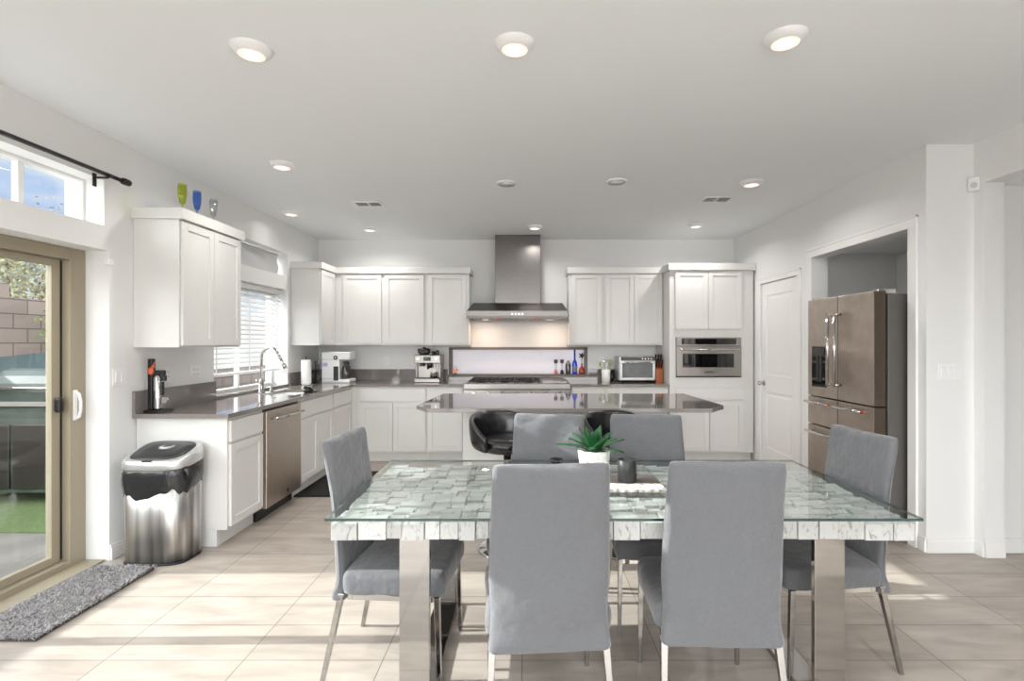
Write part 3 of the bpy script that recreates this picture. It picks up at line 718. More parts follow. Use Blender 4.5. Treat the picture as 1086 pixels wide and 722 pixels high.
hd = thing('range_hood', 'stainless chimney range hood centred over the range', 'range hood', (-.115, YB - .004, 0))
mb = MB(); mb.box(-.28, .28, -.30, 0, 1.895, ZC - .002); mb.build('chimney', 'steel', hd, bev=.002)
mb = MB(); x = .595
# canopy: sloped top from a low front band
def P(x0, x1, y0, z): return [(x0, y0, z), (x1, y0, z), (x1, 0, z), (x0, 0, z)]
mb.ring_loft([P(-x, x, -.60, 1.715), P(-x, x, -.60, 1.78), P(-x + .045, x - .045, -.31, 1.895)])
for f in mb.bm.faces: f.smooth = False
mb.build('canopy', 'steel_dark', hd, bev=.003)
mb = MB(); mb.box(-x - .001, x + .001, -.606, -.600, 1.715, 1.782); mb.build('front_band', 'steel', hd, bev=.002)
for i in range(4):
    mb = MB(); x0 = -x + .03 + i * .285
    for j in range(10): mb.box(x0 + j * .027, x0 + j * .027 + .014, -.53, -.05, 1.69, 1.714)
    mb.build('baffle_filter', 'steel_h', hd)
mb = MB(); mb.box(-x, x, -.60, -.56, 1.695, 1.714); mb.build('drip_rail', 'steel_dark', hd)
for xx in (-.40, .40):
    mb = MB(); mb.cyl((xx, -.30, 1.684), (xx, -.30, 1.69), .04, n=24); o = mb.build('hood_lamp', 'lamp', hd)
    ld = bpy.data.lights.new('hood_light', 'AREA'); ld.shape = 'DISK'; ld.size = .07; ld.energy = 1.3; ld.color = (1, .74, .55)
    lo = bpy.data.objects.new('hood_beam', ld); C.objects.link(lo); lo.parent = hd; lo.location = (xx, -.30, 1.68)
for xx in (-.23, .23):
    mb = MB(); mb.lathe([(.035, 1.684), (.035, 1.694)], xx, -.575, 20); mb.build('red_knob', 'red_light', hd)
for i in range(4):
    mb = MB(); mb.cyl((-.06 + i * .04, -.61, 1.745), (-.06 + i * .04, -.605, 1.745), .008); mb.build('button', 'chrome', hd)

# ---------------------------------------------------------------- island
isl = thing('kitchen_island', 'white kitchen island base under the grey slab', 'island', (.31, 4.53, 0))
mb = MB(); mb.box(-.83, .83, -.38, .36, .0, .888); mb.build('body', 'cab', isl, bev=.002)
mb = MB(); mb.box(-.84, .84, -.392, -.38, 0, .10); mb.build('skirting', 'trim', isl, bev=.002)
for i in range(3):
    u0 = -.80 + i * .54; mb = MB()
    mb.box(u0, u0 + .52, .36, .379, .13, .70); mb.box(u0, u0 + .52, .36, .379, .72, .865); mb.build('door', 'cab', isl, bev=.002)
mb = MB(); mb.prism([(-.86, 4.0), (-.745, 3.81), (1.375, 3.81), (1.53, 4.0), (1.50, 4.93), (-.80, 4.93)], 'z', .89, .92)
it = mb.build('island_worktop', 'quartz', bev=.002); tag(it, 'long grey quartz slab with clipped corners on the kitchen island', 'countertop')

# ---------------------------------------------------------------- fridge
fr = thing('refrigerator', 'stainless french door refrigerator standing in the alcove', 'refrigerator', (2.46, 3.645, 0), PI / 2 * -1)
# local frame: turned -90: local x -> -world y, so build directly in world-like axes instead
fr.rotation_euler = (0, 0, 0)
FW = .855
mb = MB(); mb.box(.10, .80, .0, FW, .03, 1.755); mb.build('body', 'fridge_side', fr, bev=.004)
zt0, zt1 = .955, 1.775
mid = FW / 2
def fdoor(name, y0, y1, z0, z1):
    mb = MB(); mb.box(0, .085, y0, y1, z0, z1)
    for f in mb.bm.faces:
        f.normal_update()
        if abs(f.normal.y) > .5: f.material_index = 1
    return mb.build(name, ['fridge', 'fridge_edge_reflect'], fr, bev=.004, seg=2)
dn_ = fdoor('door', .0, mid - .003, zt0, zt1); df_ = fdoor('door', mid + .003, FW, zt0, zt1)
m1 = fdoor('drawer', .0, mid - .003, .715, .945); m2 = fdoor('drawer', mid + .003, FW, .715, .945)
bt_ = fdoor('drawer', .0, FW, .08, .705)
def vhandle(par, y):
    mb = MB(); mb.cyl((-.055, y, 1.06), (-.055, y, 1.645), .0125); mb.build('handle', 'chrome', par)
    mb = MB(); mb.cyl((-.06, y, 1.63), (0, y, 1.63), .011); mb.cyl((-.06, y, 1.075), (0, y, 1.075), .011); mb.build('handle_mount', 'nickel', par)
vhandle(dn_, mid - .045); vhandle(df_, mid + .045)
def hhandle(par, y0, y1, z):
    mb = MB(); mb.cyl((-.055, y0, z), (-.055, y1, z), .0125); mb.cyl((-.055, y0 + .03, z), (0, y0 + .03, z), .009); mb.cyl((-.055, y1 - .03, z), (0, y1 - .03, z), .009); mb.build('handle', 'chrome', par)
    mb = MB(); mb.cyl((-.055, y0 - .004, z), (-.055, y0 + .001, z), .010); mb.build('end_medallion', 'red', par)
hhandle(m1, .05, mid - .03, .905); hhandle(m2, mid + .03, FW - .05, .905); hhandle(bt_, .06, FW - .06, .655)
mb = MB(); mb.box(-.004, .002, .55, .79, 1.03, 1.385); mb.build('dispenser_frame', 'chrome', df_, bev=.002)
mb = MB(); mb.box(-.0055, .0, .56, .78, 1.04, 1.375); dsp = mb.build('dispenser', 'black_gloss', df_)
mb = MB(); mb.box(-.012, -.005, .60, .74, 1.30, 1.36); mb.box(-.012, -.005, .64, .655, 1.08, 1.30); mb.box(-.012, -.005, .69, .705, 1.08, 1.30); mb.build('nozzle', 'steel_dark', dsp)
for yy in (.03, FW - .03):
    mb = MB(); mb.box(.03, .16, yy - .025, yy + .025, 1.757, 1.79); mb.build('hinge_cover', 'nickel', fr, bev=.004)
mb = MB(); mb.box(.02, .6, .05, FW - .05, .0, .03); mb.box(.02, .09, .02, FW - .02, .03, .075); mb.build('base_grille', 'black', fr)

# ---------------------------------------------------------------- dining table
TZ = .76
tb = thing('dining_table', 'long dining table of whitewashed wood blocks under a clear glass sheet with chrome legs', 'table', (.36, 2.37, 0))
tx0, tx1, ty0, ty1 = -.728 - .36, 1.447 - .36, 1.93 - 2.37, 2.80 - 2.37
rects = []
def split(x0, x1, y0, y1):
    w, d = x1 - x0, y1 - y0
    mxw, mxd = random.uniform(.085, .15), random.uniform(.04, .085)
    if w > mxw or d > mxd:
        if w / mxw > d / mxd:
            c = x0 + w * random.uniform(.4, .6); split(x0, c, y0, y1); split(c, x1, y0, y1)
        else:
            c = y0 + d * random.uniform(.4, .6); split(x0, x1, y0, c); split(x0, x1, c, y1)
    else: rects.append((x0, x1, y0, y1))
split(tx0, tx1, ty0, ty1)
mb = MB()
mb.box(tx0 + .01, tx1 - .01, ty0 + .01, ty1 - .01, .672, .715)
for x0, x1, y0, y1 in rects:
    zt_ = random.uniform(.728, .747); zb_ = .666 + random.uniform(0, .008); j = random.uniform(0, .008)
    a = x0 - (j if abs(x0 - tx0) < 1e-6 else -.0014); b = x1 + (j if abs(x1 - tx1) < 1e-6 else -.0014)
    c = y0 - (j if abs(y0 - ty0) < 1e-6 else -.0014); d = y1 + (0 if abs(y1 - ty1) < 1e-6 else -.0014)
    edge = abs(x0 - tx0) < 1e-6 or abs(x1 - tx1) < 1e-6 or abs(y0 - ty0) < 1e-6 or abs(y1 - ty1) < 1e-6
    vs = mb.box(a, b, c, d, zb_ if edge else .715, zt_)
    sl = [random.uniform(-.005, .003) for _ in range(2)]
    for i, v in enumerate(vs[4:]): v.co.z = min(.748, v.co.z + (sl[0] if i in (0, 3) else 0) + (sl[1] if i in (0, 1) else 0))
mb.build('block_top', 'block', tb, bev=.0035, seg=2)
mb = MB(); mb.box(-.748 - .36, 1.464 - .36, 1.897 - 2.37, 2.842 - 2.37, .7495, TZ)
for f in mb.bm.faces:
    f.normal_update()
    if abs(f.normal.z) < .5: f.material_index = 1
mb.build('glass_top', ['glass_table', 'glass_edge'], tb)
for cx in (-.43 - .36, 1.155 - .36):
    for (ya, yb) in ((-.41, -.385), (.385, .41)):
        mb = MB(); mb.box(cx - .058, cx + .058, ya, yb, .025, .666); mb.build('leg', 'chrome_dark', tb, bev=.002)
    mb = MB(); mb.box(cx - .058, cx + .058, -.41, .41, 0, .0245); mb.build('floor_rail', 'chrome_dark', tb, bev=.002)

# ---------------------------------------------------------------- dining chairs
def wrinkle(x, y, z, s, amp, seed):
    return noise.noise(Vector((x * s + seed, y * s, z * s * .6 + seed))) * amp
def make_chair(seed, label, loc, rz):
    t = thing('dining_chair', label, 'chair', loc, rz, 'grey covered dining chairs')
    # backrest
    mb = MB(); rings = []
    zs = [.335, .345, .37, .41, .46, .50, .56, .62, .70, .78, .86, .92, .955, .975, .988, .996, 1.0]
    for z in zs:
        k = (z - .335) / .665
        w = .437 - .036 * k; th = .062 - .014 * k
        yc = -.205 - .002 * k - .058 * k ** 1.5
        if k < .35: w -= .022 * math.sin(PI * k / .35)
        e = 0
        if z > .97: q = (z - .97) / .03; e = 1 - math.sqrt(max(0, 1 - q * q)); 
        w -= e * .03; th -= e * .03
        if z < .345: w -= .006; th -= .006
        ring = []
        for (px, py) in rrect(w, max(th, .012), .022 if e < .5 else .008, 4, 0, yc):
            n1 = wrinkle(px, py, z, 9, .004, seed); n2 = wrinkle(px, py, z, 26, .0018, seed + 9)
            blg = .016 * math.exp(-((z - .50) / .085) ** 2) * max(0, 1 - (px / .2) ** 2)
            if py < yc: n1 += 1.0 * max(0, abs(px) - .05) ** 2 * min(1, (1 - k) * 3) * (1 if k > .08 else 0)
            n1 -= blg if py < yc else 0
            sag = -.006 * (1 - (2 * px / w) ** 2) if z > .95 else 0
            ring.append((px * (1 + (n1 * .6)), py + n1 + n2, z + sag * (z - .95) / .05))
        # widen ring detail along the flat faces
        rings.append(ring)
    def dens(ring):
        out = []
        n = len(ring)
        for i in range(n):
            a = Vector(ring[i]); b = Vector(ring[(i + 1) % n]); out.append(tuple(a))
            if i in (4, 14):
                for k in range(1, 9):
                    p = a.lerp(b, k / 9); q = wrinkle(p.x, p.y, p.z, 10, .007, seed + 3); kk = (p.z - .335) / .665; bl = .016 * math.exp(-((p.z - .50) / .085) ** 2) * max(0, 1 - (p.x / .2) ** 2) if i == 14 else 0
                    rd = 0
                    if i == 14: hx = abs(p.x); ex = abs(a.x); rd = 1.0 * min(1, (1 - kk) * 3) * (1 if kk > .08 else 0) * (max(0, hx - .05) ** 2 - max(0, ex - .05) ** 2)
                    fold = rd + .005 * math.sin(p.z * 60 + p.x * 12 * math.sin(seed) + seed) * math.exp(-((p.z - .43) / .05) ** 2) + .003 * math.sin((p.z - abs(p.x) * .9) * 95) * math.exp(-((p.z - .93) / .05) ** 2) * abs(p.x) / .2
                    out.append((p.x, p.y - bl + fold + q + .003 * math.sin(k * PI / 9) * (1 if p.y > -.23 else -.6), p.z - (.006 * math.sin(k * PI / 9) if p.z > .96 else 0)))
        return out
    mb.ring_loft([dens(r) for r in rings]); mb.build('backrest', 'fabric', t, sub=1)
    # seat
    mb = MB(); rings = []
    for (z, s) in ((.372, -.004), (.375, 0), (.40, .003), (.43, .004), (.452, 0), (.464, -.008), (.471, -.025), (.474, -.06), (.475, -.12)):
        ring = []
        for (px, py) in rrect(.452 + 2 * s, .425 + 2 * s, .035, 4, 0, .03):
            q = wrinkle(px, py, z, 10, .008, seed + 5) + wrinkle(px, py, z, 34, .003, seed)
            l = math.hypot(px, py - .03) or 1
            ring.append((px + px / l * q, py + (py - .03) / l * q, z))
        out = []; n = len(ring)
        for i in range(n):
            a = Vector(ring[i]); b = Vector(ring[(i + 1) % n]); out.append(tuple(a))
            if i % 5 == 4:
                for k in range(1, 6):
                    p = a.lerp(b, k / 6); q = wrinkle(p.x, p.y, p.z, 13, .009, seed + 1); out.append((p.x + (q if abs(p.x) > .1 else 0), p.y + (q if abs(p.x) <= .2 else 0), p.z - (.006 * math.sin(k * 2.1) if z < .38 else 0)))
        rings.append(out)
    mb.ring_loft(rings); mb.build('seat', 'fabric', t, sub=1)
    # chrome frame under the cover
    mb = MB(); mb.box(-.205, .205, -.165, -.145, .345, .371); mb.box(-.205, .205, .195, .215, .345, .371); mb.box(-.205, -.185, -.145, .195, .345, .371); mb.box(.185, .205, -.145, .195, .345, .371)
    mb.build('seat_frame', 'chrome', t, bev=.002)
    for sx in (-1, 1):
        mb = MB(); mb.sbar((sx * .207, .212, .372), (sx * .212, .225, 0), .024, .017, .024, .017); mb.build('leg', 'chrome_dark', t, bev=.002)
        mb = MB(); mb.sbar((sx * .200, -.19, .372), (sx * .218, -.268, 0), .026, .018, .026, .018); mb.build('leg', 'chrome_dark', t, bev=.002)
    return t
make_chair(1.3, 'grey covered dining chair with its back to the camera, left of the near pair', (.065, 2.005, 0), math.radians(4))
make_chair(4.7, 'grey covered dining chair with its back to the camera, right of the near pair', (.70, 2.035, 0), math.radians(-2))
make_chair(8.1, 'grey dining chair at the left end of the glass table facing right', (-.565, 2.32, 0), math.radians(-94))
make_chair(2.9, 'grey dining chair at the right end of the table, in front of the fridge', (1.305, 2.38, 0), math.radians(95))
make_chair(6.2, 'grey dining chair on the far side of the table behind the potted plant, left one', (.07, 2.69, 0), math.radians(168))
make_chair(9.6, 'grey dining chair on the far side of the table behind the dark cup, right one', (.665, 2.675, 0), math.radians(177))

# ---------------------------------------------------------------- bar stools
def make_stool(label, loc, rz):
    t = thing('bar_stool', label, 'stool', loc, rz)
    ZS = .70
    mb = MB(); mb.lathe([(.10, ZS - .035), (.17, ZS - .025), (.195, ZS), (.20, ZS + .03), (.185, ZS + .055), (.12, ZS + .065), (.001, ZS + .068)], n=36); mb.build('seat', 'leather', t, smooth=True)
    # wrap-around back: swept thick band
    mb = MB(); rings = []
    N = 36
    for k in range(N + 1):
        a = math.radians(-20 + 220 * k / N)              # back centre at +y (90 deg)
        q = abs(k / N - .5) * 2
        top = ZS + .055 + .165 * (1 - q ** 3 * .85); bot = ZS + -.015 + .03 * (1 - q)
        th = .026 * (1 - .3 * q ** 4); sec = []
        for m_ in range(12):
            b_ = 2 * PI * m_ / 12
            u = math.cos(b_); v = math.sin(b_)
            zz = (top + bot) / 2 + (top - bot) / 2 * (abs(v) ** .7) * (1 if v > 0 else -1)
            rr = .225 + .022 * ((zz - ZS) / .2) + th * (abs(u) ** .8) * (1 if u > 0 else -1)
            sec.append((rr * math.cos(a), rr * math.sin(a), zz))
        rings.append(sec)
    mb.ring_loft(rings); mb.build('backrest', 'leather', t, sub=1, smooth=True)
    mb = MB(); mb.cyl((0, 0, .03), (0, 0, ZS - .034), .027, n=20); mb.build('pole', 'chrome', t)
    mb = MB(); mb.lathe([(.205, 0), (.205, .006), (.19, .014), (.06, .028), (.03, .05), (.0275, .07)], n=40); mb.build('base', 'chrome', t)
    mb = MB(); pts = [(.13 * math.sin(a), -.10 - .10 * math.cos(a) + .0, .28) for a in [PI * 2 * k / 24 for k in range(25)]]; mb.tube(pts, .009); mb.build('footrest', 'chrome', t)
    return t
make_stool('black leather bar stool with chrome pole, left one at the island', (-.135, 3.52, 0), math.radians(38))
make_stool('black leather bar stool mostly hidden behind the plant and far dining chairs', (.64, 3.52, -.025 + .025), math.radians(25))

# ---------------------------------------------------------------- things on the dining table
pt = thing('potted_plant', 'spiky green plant in a white textured pot on the dining table', 'plant', (.345, 2.655, TZ))
mb = MB(); rings = []
for (r_, z) in ((.058, 0), (.07, .01), (.078, .05), (.082, .09), (.080, .098), (.073, .095), (.068, .08)):
    rings.append([((r_ + .003 * math.sin(9 * a + z * 40)) * math.cos(a), (r_ + .003 * math.sin(9 * a + z * 40)) * math.sin(a), z) for a in [2 * PI * i / 48 for i in range(48)]])
mb.ring_loft(rings); mb.build('pot', 'ceramic', pt)
mb = MB(); mb.lathe([(.069, .082), (.001, .086)]); mb.build('soil', 'brown_board', pt)
rnd = random.Random(3)
for i in range(20):
    a = i * 2.399; el = math.radians(78 - i * 3.0); Lf = .12 + .03 * rnd.random() + i * .0012; wf = .027
    mb = MB(); rows = []
    for k in range(8):
        s = k / 7; rr = .008 + Lf * s * math.cos(el) * (1 + .25 * s); z = .08 + Lf * s * math.sin(el) - .045 * s * s * (1 - math.sin(el)) * 1.4
        w = wf * (math.sin(PI * min(1, .18 + s * .82)) ** .7 + .02) * (1 - .15 * s)
        c_, s_ = math.cos(a), math.sin(a)
        rows.append([(rr * c_ - j * w * s_, rr * s_ + j * w * c_, z + abs(j) * .006) for j in (-1, 0, 1)])
    mb.ring_loft(rows, False, closed=False); o = mb.build('leaf', 'green', pt, smooth=True)
    md = o.modifiers.new('t', 'SOLIDIFY'); md.thickness = .003
for i in range(5):
    a = -2.4 + i * .33; mb = MB(); x, y = .095 * math.cos(a), .095 * math.sin(a)
    mb.tube([(x, y, .0), (x + .004, y, .05)], [.010, .007], 8); mb.build('pebble_foot', 'orange_wood' if i % 2 else 'ceramic', pt)
ty = thing('serving_board', 'flat tray on the glass table, back half coloured dark for shade, front strip lit and patterned', 'serving board', (.40, 2.345, TZ))
mb = MB(); mb.box(-.2, .205, -.02, .115, .0005, .016); mb.build('board', 'brown_board', ty, bev=.003)  # back half of the tray, its shade painted as dark brown
mb = MB(); mb.box(-.2, .205, -.125, -.021, .0005, .014)
o = mb.build('patterned_strip', mat('patterned_cloth', srgb(226, 222, 216), .8, col2=srgb(110, 98, 92), nscale=16, stretch=(3, 6, 1)), ty, bev=.002)
cp = thing('tumbler', 'dark charcoal cylindrical tumbler standing on the serving board', 'cup', (.457, 2.35, TZ + .0165))
mb = MB(); mb.lathe([(.038, 0), (.043, .003), (.043, .098), (.041, .10), (.039, .098), (.038, .012), (.001, .010)], n=36, cap=False); mb.lathe([(.038, 0), (.001, .0002)], n=36); mb.build('body', 'cup', cp)
mb = MB(); mb.lathe([(.0375, .012), (.0375, .05), (.001, .052)], n=30); mb.build('wax', 'black', cp)
bwl = thing('small_bowl', 'tiny black bowl on a clear saucer, left of the potted plant', 'bowl', (.155, 2.74, TZ))
mb = MB(); mb.lathe([(.03, 0), (.075, .004), (.08, .009), (.074, .008), (.03, .004)], n=30); mb.build('saucer', 'clear', bwl)
mb = MB(); mb.lathe([(.02, .008), (.032, .012), (.036, .03), (.032, .03), (.02, .014), (.001, .013)], n=24); mb.build('bowl', 'black_gloss', bwl)
cst = thing('glass_plate', 'clear round glass plate on the table left of the tiny bowl', 'plate', (-.02, 2.74, TZ))
mb = MB(); mb.lathe([(.05, 0), (.085, .008), (.088, .014), (.083, .012), (.05, .004)], n=32); mb.build('dish', 'clear', cst)

# ---------------------------------------------------------------- glasses on the wall cabinet
def goblet(name, label, loc, m, h=.185, r=.026):
    t = thing(name, label, 'glass', loc)
    mb = MB(); mb.lathe([(.03, 0), (.03, .003), (.006, .008), (.005, .035)], n=24); mb.build('foot', m, t)
    mb = MB(); mb.lathe([(.005, .035), (.018, .05), (r, .09), (r + .003, .13), (r + .001, h), (r - .001, h), (r, .13), (r - .003, .09), (.015, .053), (.001, .045)], n=24, cap=False); mb.build('bowl', m, t)
ZCR = 2.330
goblet('drinking_glass', 'lime green flute glass on top of the near wall cabinet', (-2.405, 3.585, ZCR), 'green_glass')
goblet('drinking_glass', 'blue flute glass on top of the near wall cabinet, middle of three', (-2.405, 3.745, ZCR), 'blueish_glass', .18)
goblet('drinking_glass', 'clear flute glass on top of the near wall cabinet, farthest from camera', (-2.405, 3.94, ZCR), 'clear', .175)

# ---------------------------------------------------------------- counter items, left
wd = thing('drink_dispenser', 'steel cylinder drink dispenser on a black stand at the near end of the left counter', 'dispenser', (-2.60, 3.62, ZK))
mb = MB(); mb.box(-.06, .07, -.06, .07, 0, .018); mb.build('base', 'black', wd, bev=.005)
mb = MB(); mb.box(-.06, -.03, -.02, .02, .018, .375); mb.build('post', 'black', wd, bev=.005)
mb = MB(); mb.lathe([(.026, .02), (.027, .03), (.027, .24), (.02, .255), (.012, .265)], .012, -.015, 24); mb.build('cylinder', 'chrome', wd)
mb = MB(); mb.box(-.03, .06, -.028, .0, .262, .295); mb.box(.04, .066, -.028, .0, .22, .262); mb.build('arm', 'black', wd, bev=.006)
mb = MB(); mb.box(.032, .046, -.025, .0, .12, .215); mb.build('grip', 'black', wd, bev=.003)
mb = MB(); mb.cyl((.055, -.02, .085), (.055, .0, .085), .022, n=20); mb.build('gauge', 'chrome', wd)
mb = MB(); mb.sphere((-.028, -.03, .29), .022, (1, .6, 1.2)); mb.sphere((-.012, -.03, .32), .012); mb.tube([(-.02, -.03, .32), (.0, -.03, .35)], .004); mb.build('ribbon', 'orange', wd)
pth = thing('paper_towel_holder', 'upright white paper towel roll on a stand beside the sink window', 'paper towel', (-2.55, 5.93, ZK))
mb = MB(); mb.lathe([(.07, 0), (.07, .012), (.01, .014)], n=28); mb.build('base', 'nickel', pth)
mb = MB(); mb.cyl((0, 0, .012), (0, 0, .31), .006); mb.sphere((0, 0, .315), .012); mb.build('rod', 'steel_dark', pth)
mb = MB(); mb.lathe([(.054, .015), (.055, .02), (.055, .285), (.052, .29), (.02, .289)], n=32); mb.build('roll', 'towel', pth)
us = thing('utensil_stand', 'black wire whisk and utensil stand left of the coffee maker', 'utensils', (-2.57, 6.25, ZK))
mb = MB(); mb.lathe([(.045, 0), (.045, .008), (.006, .012), (.006, .24)], n=20); mb.build('stand', 'black', us)
for i in range(4):
    a = i * PI / 2 + .4; mb = MB(); x, y = .035 * math.cos(a), .035 * math.sin(a)
    mb.tube([(x * .3, y * .3, .26), (x, y, .24), (x, y, .12)], .006); 
    mb.tube([(x, y, .12), (x * 1.5, y * 1.5, .08), (x * 1.2, y * 1.2, .03), (x * .6, y * .6, .04), (x, y, .12)], .0025, 6); mb.build('utensil', 'black' if i % 2 else 'nickel', us)
cm = thing('coffee_maker', 'large white drip coffee maker with black carafe in the back left corner', 'coffee maker', (-2.31, 6.32, ZK))
mb = MB(); mb.box(-.175, .165, -.11, .13, 0, .045); mb.box(-.175, .04, -.11, .13, .045, .28); mb.box(-.175, .165, -.11, .13, .28, .375); mb.build('body', 'white_plastic', cm, bev=.012, seg=3)
mb = MB(); mb.cyl((-.005, -.113, .305), (-.005, -.105, .305), .026, n=24); mb.build('dial', 'black', cm)
mb = MB(); mb.cyl((-.005, -.118, .305), (-.005, -.112, .305), .011, n=16); mb.build('knob', 'nickel', cm)
mb = MB(); mb.box(-.03, .03, -.114, -.108, .03, .20); mb.build('control_panel', 'screen', cm, bev=.003)
mb = MB(); mb.box(-.155, -.10, -.113, -.109, .20, .245); mb.build('sticker', mat('lavender_sticker', srgb(178, 178, 214), .5), cm)
mb = MB(); mb.lathe([(.045, .047), (.056, .06), (.058, .13), (.045, .19), (.03, .215), (.032, .225)], .10, -.03, 28); mb.build('carafe', 'steel', cm)
mb = MB(); mb.tube([(.085, -.07, .245), (.11, -.115, .24), (.135, -.13, .19), (.14, -.115, .13)], [.012, .014, .013, .009], 12); mb.lathe([(.034, .226), (.034, .25), (.01, .262)], .10, -.03, 20); mb.build('carafe_handle', 'black', cm)

em = thing('espresso_machine', 'stainless espresso machine with bean hopper on the back counter', 'espresso machine', (-1.215, 6.36, ZK))
mb = MB(); mb.box(-.155, .155, -.12, .17, 0, .05); mb.box(-.155, .155, .0, .17, .05, .25); mb.box(-.155, -.13, -.05, .0, .05, .25); mb.box(.13, .155, -.05, .0, .05, .25); mb.box(-.16, .16, -.12, .17, .235, .335); mb.build('body', 'steel_h', em, bev=.008)
mb = MB(); mb.box(-.045, .045, -.124, -.119, .265, .315); mb.build('display', 'black_gloss', em)
for xx in (-.11, .11):
    mb = MB(); mb.cyl((xx, -.135, .29), (xx, -.12, .29), .016, n=20); mb.build('knob', 'nickel', em)
mb = MB(); mb.box(-.14, .14, -.118, .0, .051, .056); mb.build('drip_tray', 'black', em)
mb = MB(); mb.cyl((-.07, -.06, .20), (-.07, -.06, .236), .032, n=24); mb.cyl((.02, -.06, .20), (.02, -.06, .236), .03, n=24); mb.build('group_head', 'steel_dark', em)
mb = MB(); mb.cyl((.02, -.06, .18), (.02, -.06, .2), .033, n=24); mb.tube([(.02, -.09, .19), (.02, -.16, .175)], [.012, .014]); mb.build('portafilter', 'black', em)
mb = MB(); mb.tube([(.10, -.08, .235), (.105, -.10, .16), (.12, -.11, .10)], .005); mb.build('steam_wand', 'chrome', em)
mb = MB(); mb.lathe([(.038, .056), (.045, .06), (.04, .12), (.044, .13)], .07, -.06, 24); mb.build('milk_jug', 'chrome', em)
mb = MB(); mb.lathe([(.05, .336), (.075, .36), (.078, .395)], -.065, .03, 28); mb.build('hopper', 'screen', em)
mb = MB(); mb.lathe([(.08, .396), (.08, .41), (.02, .42), (.02, .43)], -.065, .03, 28); mb.build('hopper_lid', 'black', em)
for xx, hh in ((.05, .04), (.10, .05)):
    mb = MB(); mb.lathe([(.02, .336), (.024, .34), (.024, .336 + hh), (.01, .336 + hh + .006)], xx, .03, 18); mb.build('tamper', 'black' if xx < .07 else 'steel_dark', em)

# ---------------------------------------------------------------- niche items
NZ = NI[2] + .0125; NY = 6.71
def px2x(px, D): return (px - 559) * D / F
ho = thing('heart_ornament', 'small brown heart ornament at the left end of the niche over the range', 'ornament', (px2x(483, NY), NY, NZ))
mb = MB(); pts = []
for i in range(24):
    a = 2 * PI * i / 24; pts.append((.0022 * 16 * math.sin(a) ** 3, .045 + .0022 * (13 * math.cos(a) - 5 * math.cos(2 * a) - 2 * math.cos(3 * a) - math.cos(4 * a))))
mb.prism(pts, 'y', -.008, .008); mb.build('heart', 'copper', ho, bev=.003)
mb = MB(); mb.tube([(-.02, 0, .07), (-.01, 0, .10), (.01, 0, .10), (.02, 0, .07)], .002, 6); mb.box(-.02, .02, -.012, .012, 0, .012); mb.build('stand', 'brown_board', ho)
for px, mm, lb in ((589.5, 'pink', 'hourglass clear mill with pink contents in the niche, leftmost of the bottle group'), (596, 'screen', 'hourglass clear mill with dark contents in the niche, next to the silver shaker')):
    t = thing('spice_mill', lb, 'mill', (px2x(px, NY), NY, NZ))
    mb = MB(); mb.lathe([(.024, 0), (.024, .01), (.018, .04), (.008, .055), (.001, .056)], n=20); mb.build('contents', mm, t)
    mb = MB(); mb.lathe([(.026, .0), (.026, .012), (.012, .075), (.013, .12), (.024, .15)], n=20, cap=False); mb.build('glass_body', 'clear', t)
    mb = MB(); mb.lathe([(.018, .14), (.024, .155), (.026, .185), (.02, .19)], n=20); mb.build('cap', 'steel_dark', t)
t = thing('cocktail_shaker', 'silver cocktail shaker in the niche left of the blue bottle', 'shaker', (px2x(602.5, NY), NY, NZ))
mb = MB(); mb.lathe([(.030, 0), (.033, .01), (.035, .12), (.033, .125)], n=24); mb.build('body', 'steel', t)
mb = MB(); mb.lathe([(.033, .126), (.025, .155), (.014, .16)], n=24); mb.build('top', 'chrome', t)
mb = MB(); mb.lathe([(.015, .161), (.015, .185), (.006, .19)], n=20); mb.build('cap', 'chrome', t)
t = thing('bottle', 'tall cobalt blue bottle standing in the niche over the range', 'bottle', (px2x(609.5, NY), NY, NZ))
mb = MB(); mb.lathe([(.030, 0), (.033, .006), (.033, .13), (.028, .155), (.015, .18), (.012, .20), (.012, .30)], n=28); mb.build('body', 'blue_glass', t)
mb = MB(); mb.lathe([(.0335, .03), (.0335, .10)], n=28, cap=False); mb.build('label', mat('bottle_label', srgb(120, 128, 160), .5), t)
mb = MB(); mb.lathe([(.0135, .298), (.0135, .325), (.005, .327)], n=16); mb.build('cap', 'blue_glass', t)
t = thing('decanter', 'red round bottle with dark star-shaped topper at the right end of the niche', 'bottle', (px2x(617, NY), NY, NZ))
mb = MB(); mb.lathe([(.03, 0), (.04, .01), (.042, .04), (.03, .075), (.012, .095), (.01, .14)], n=24); mb.build('body', 'red', t)
mb = MB(); mb.cyl((0, 0, .14), (0, 0, .24), .004)
for a in (0, 1.2, 2.5, 3.8, 5.0): mb.tube([(0, 0, .24), (.02 * math.cos(a), -.005, .24 + .02 * math.sin(a)), (.042 * math.cos(a), 0, .24 + .04 * math.sin(a))], [.006, .012, .004], 8)
mb.build('topper', 'iron', t)

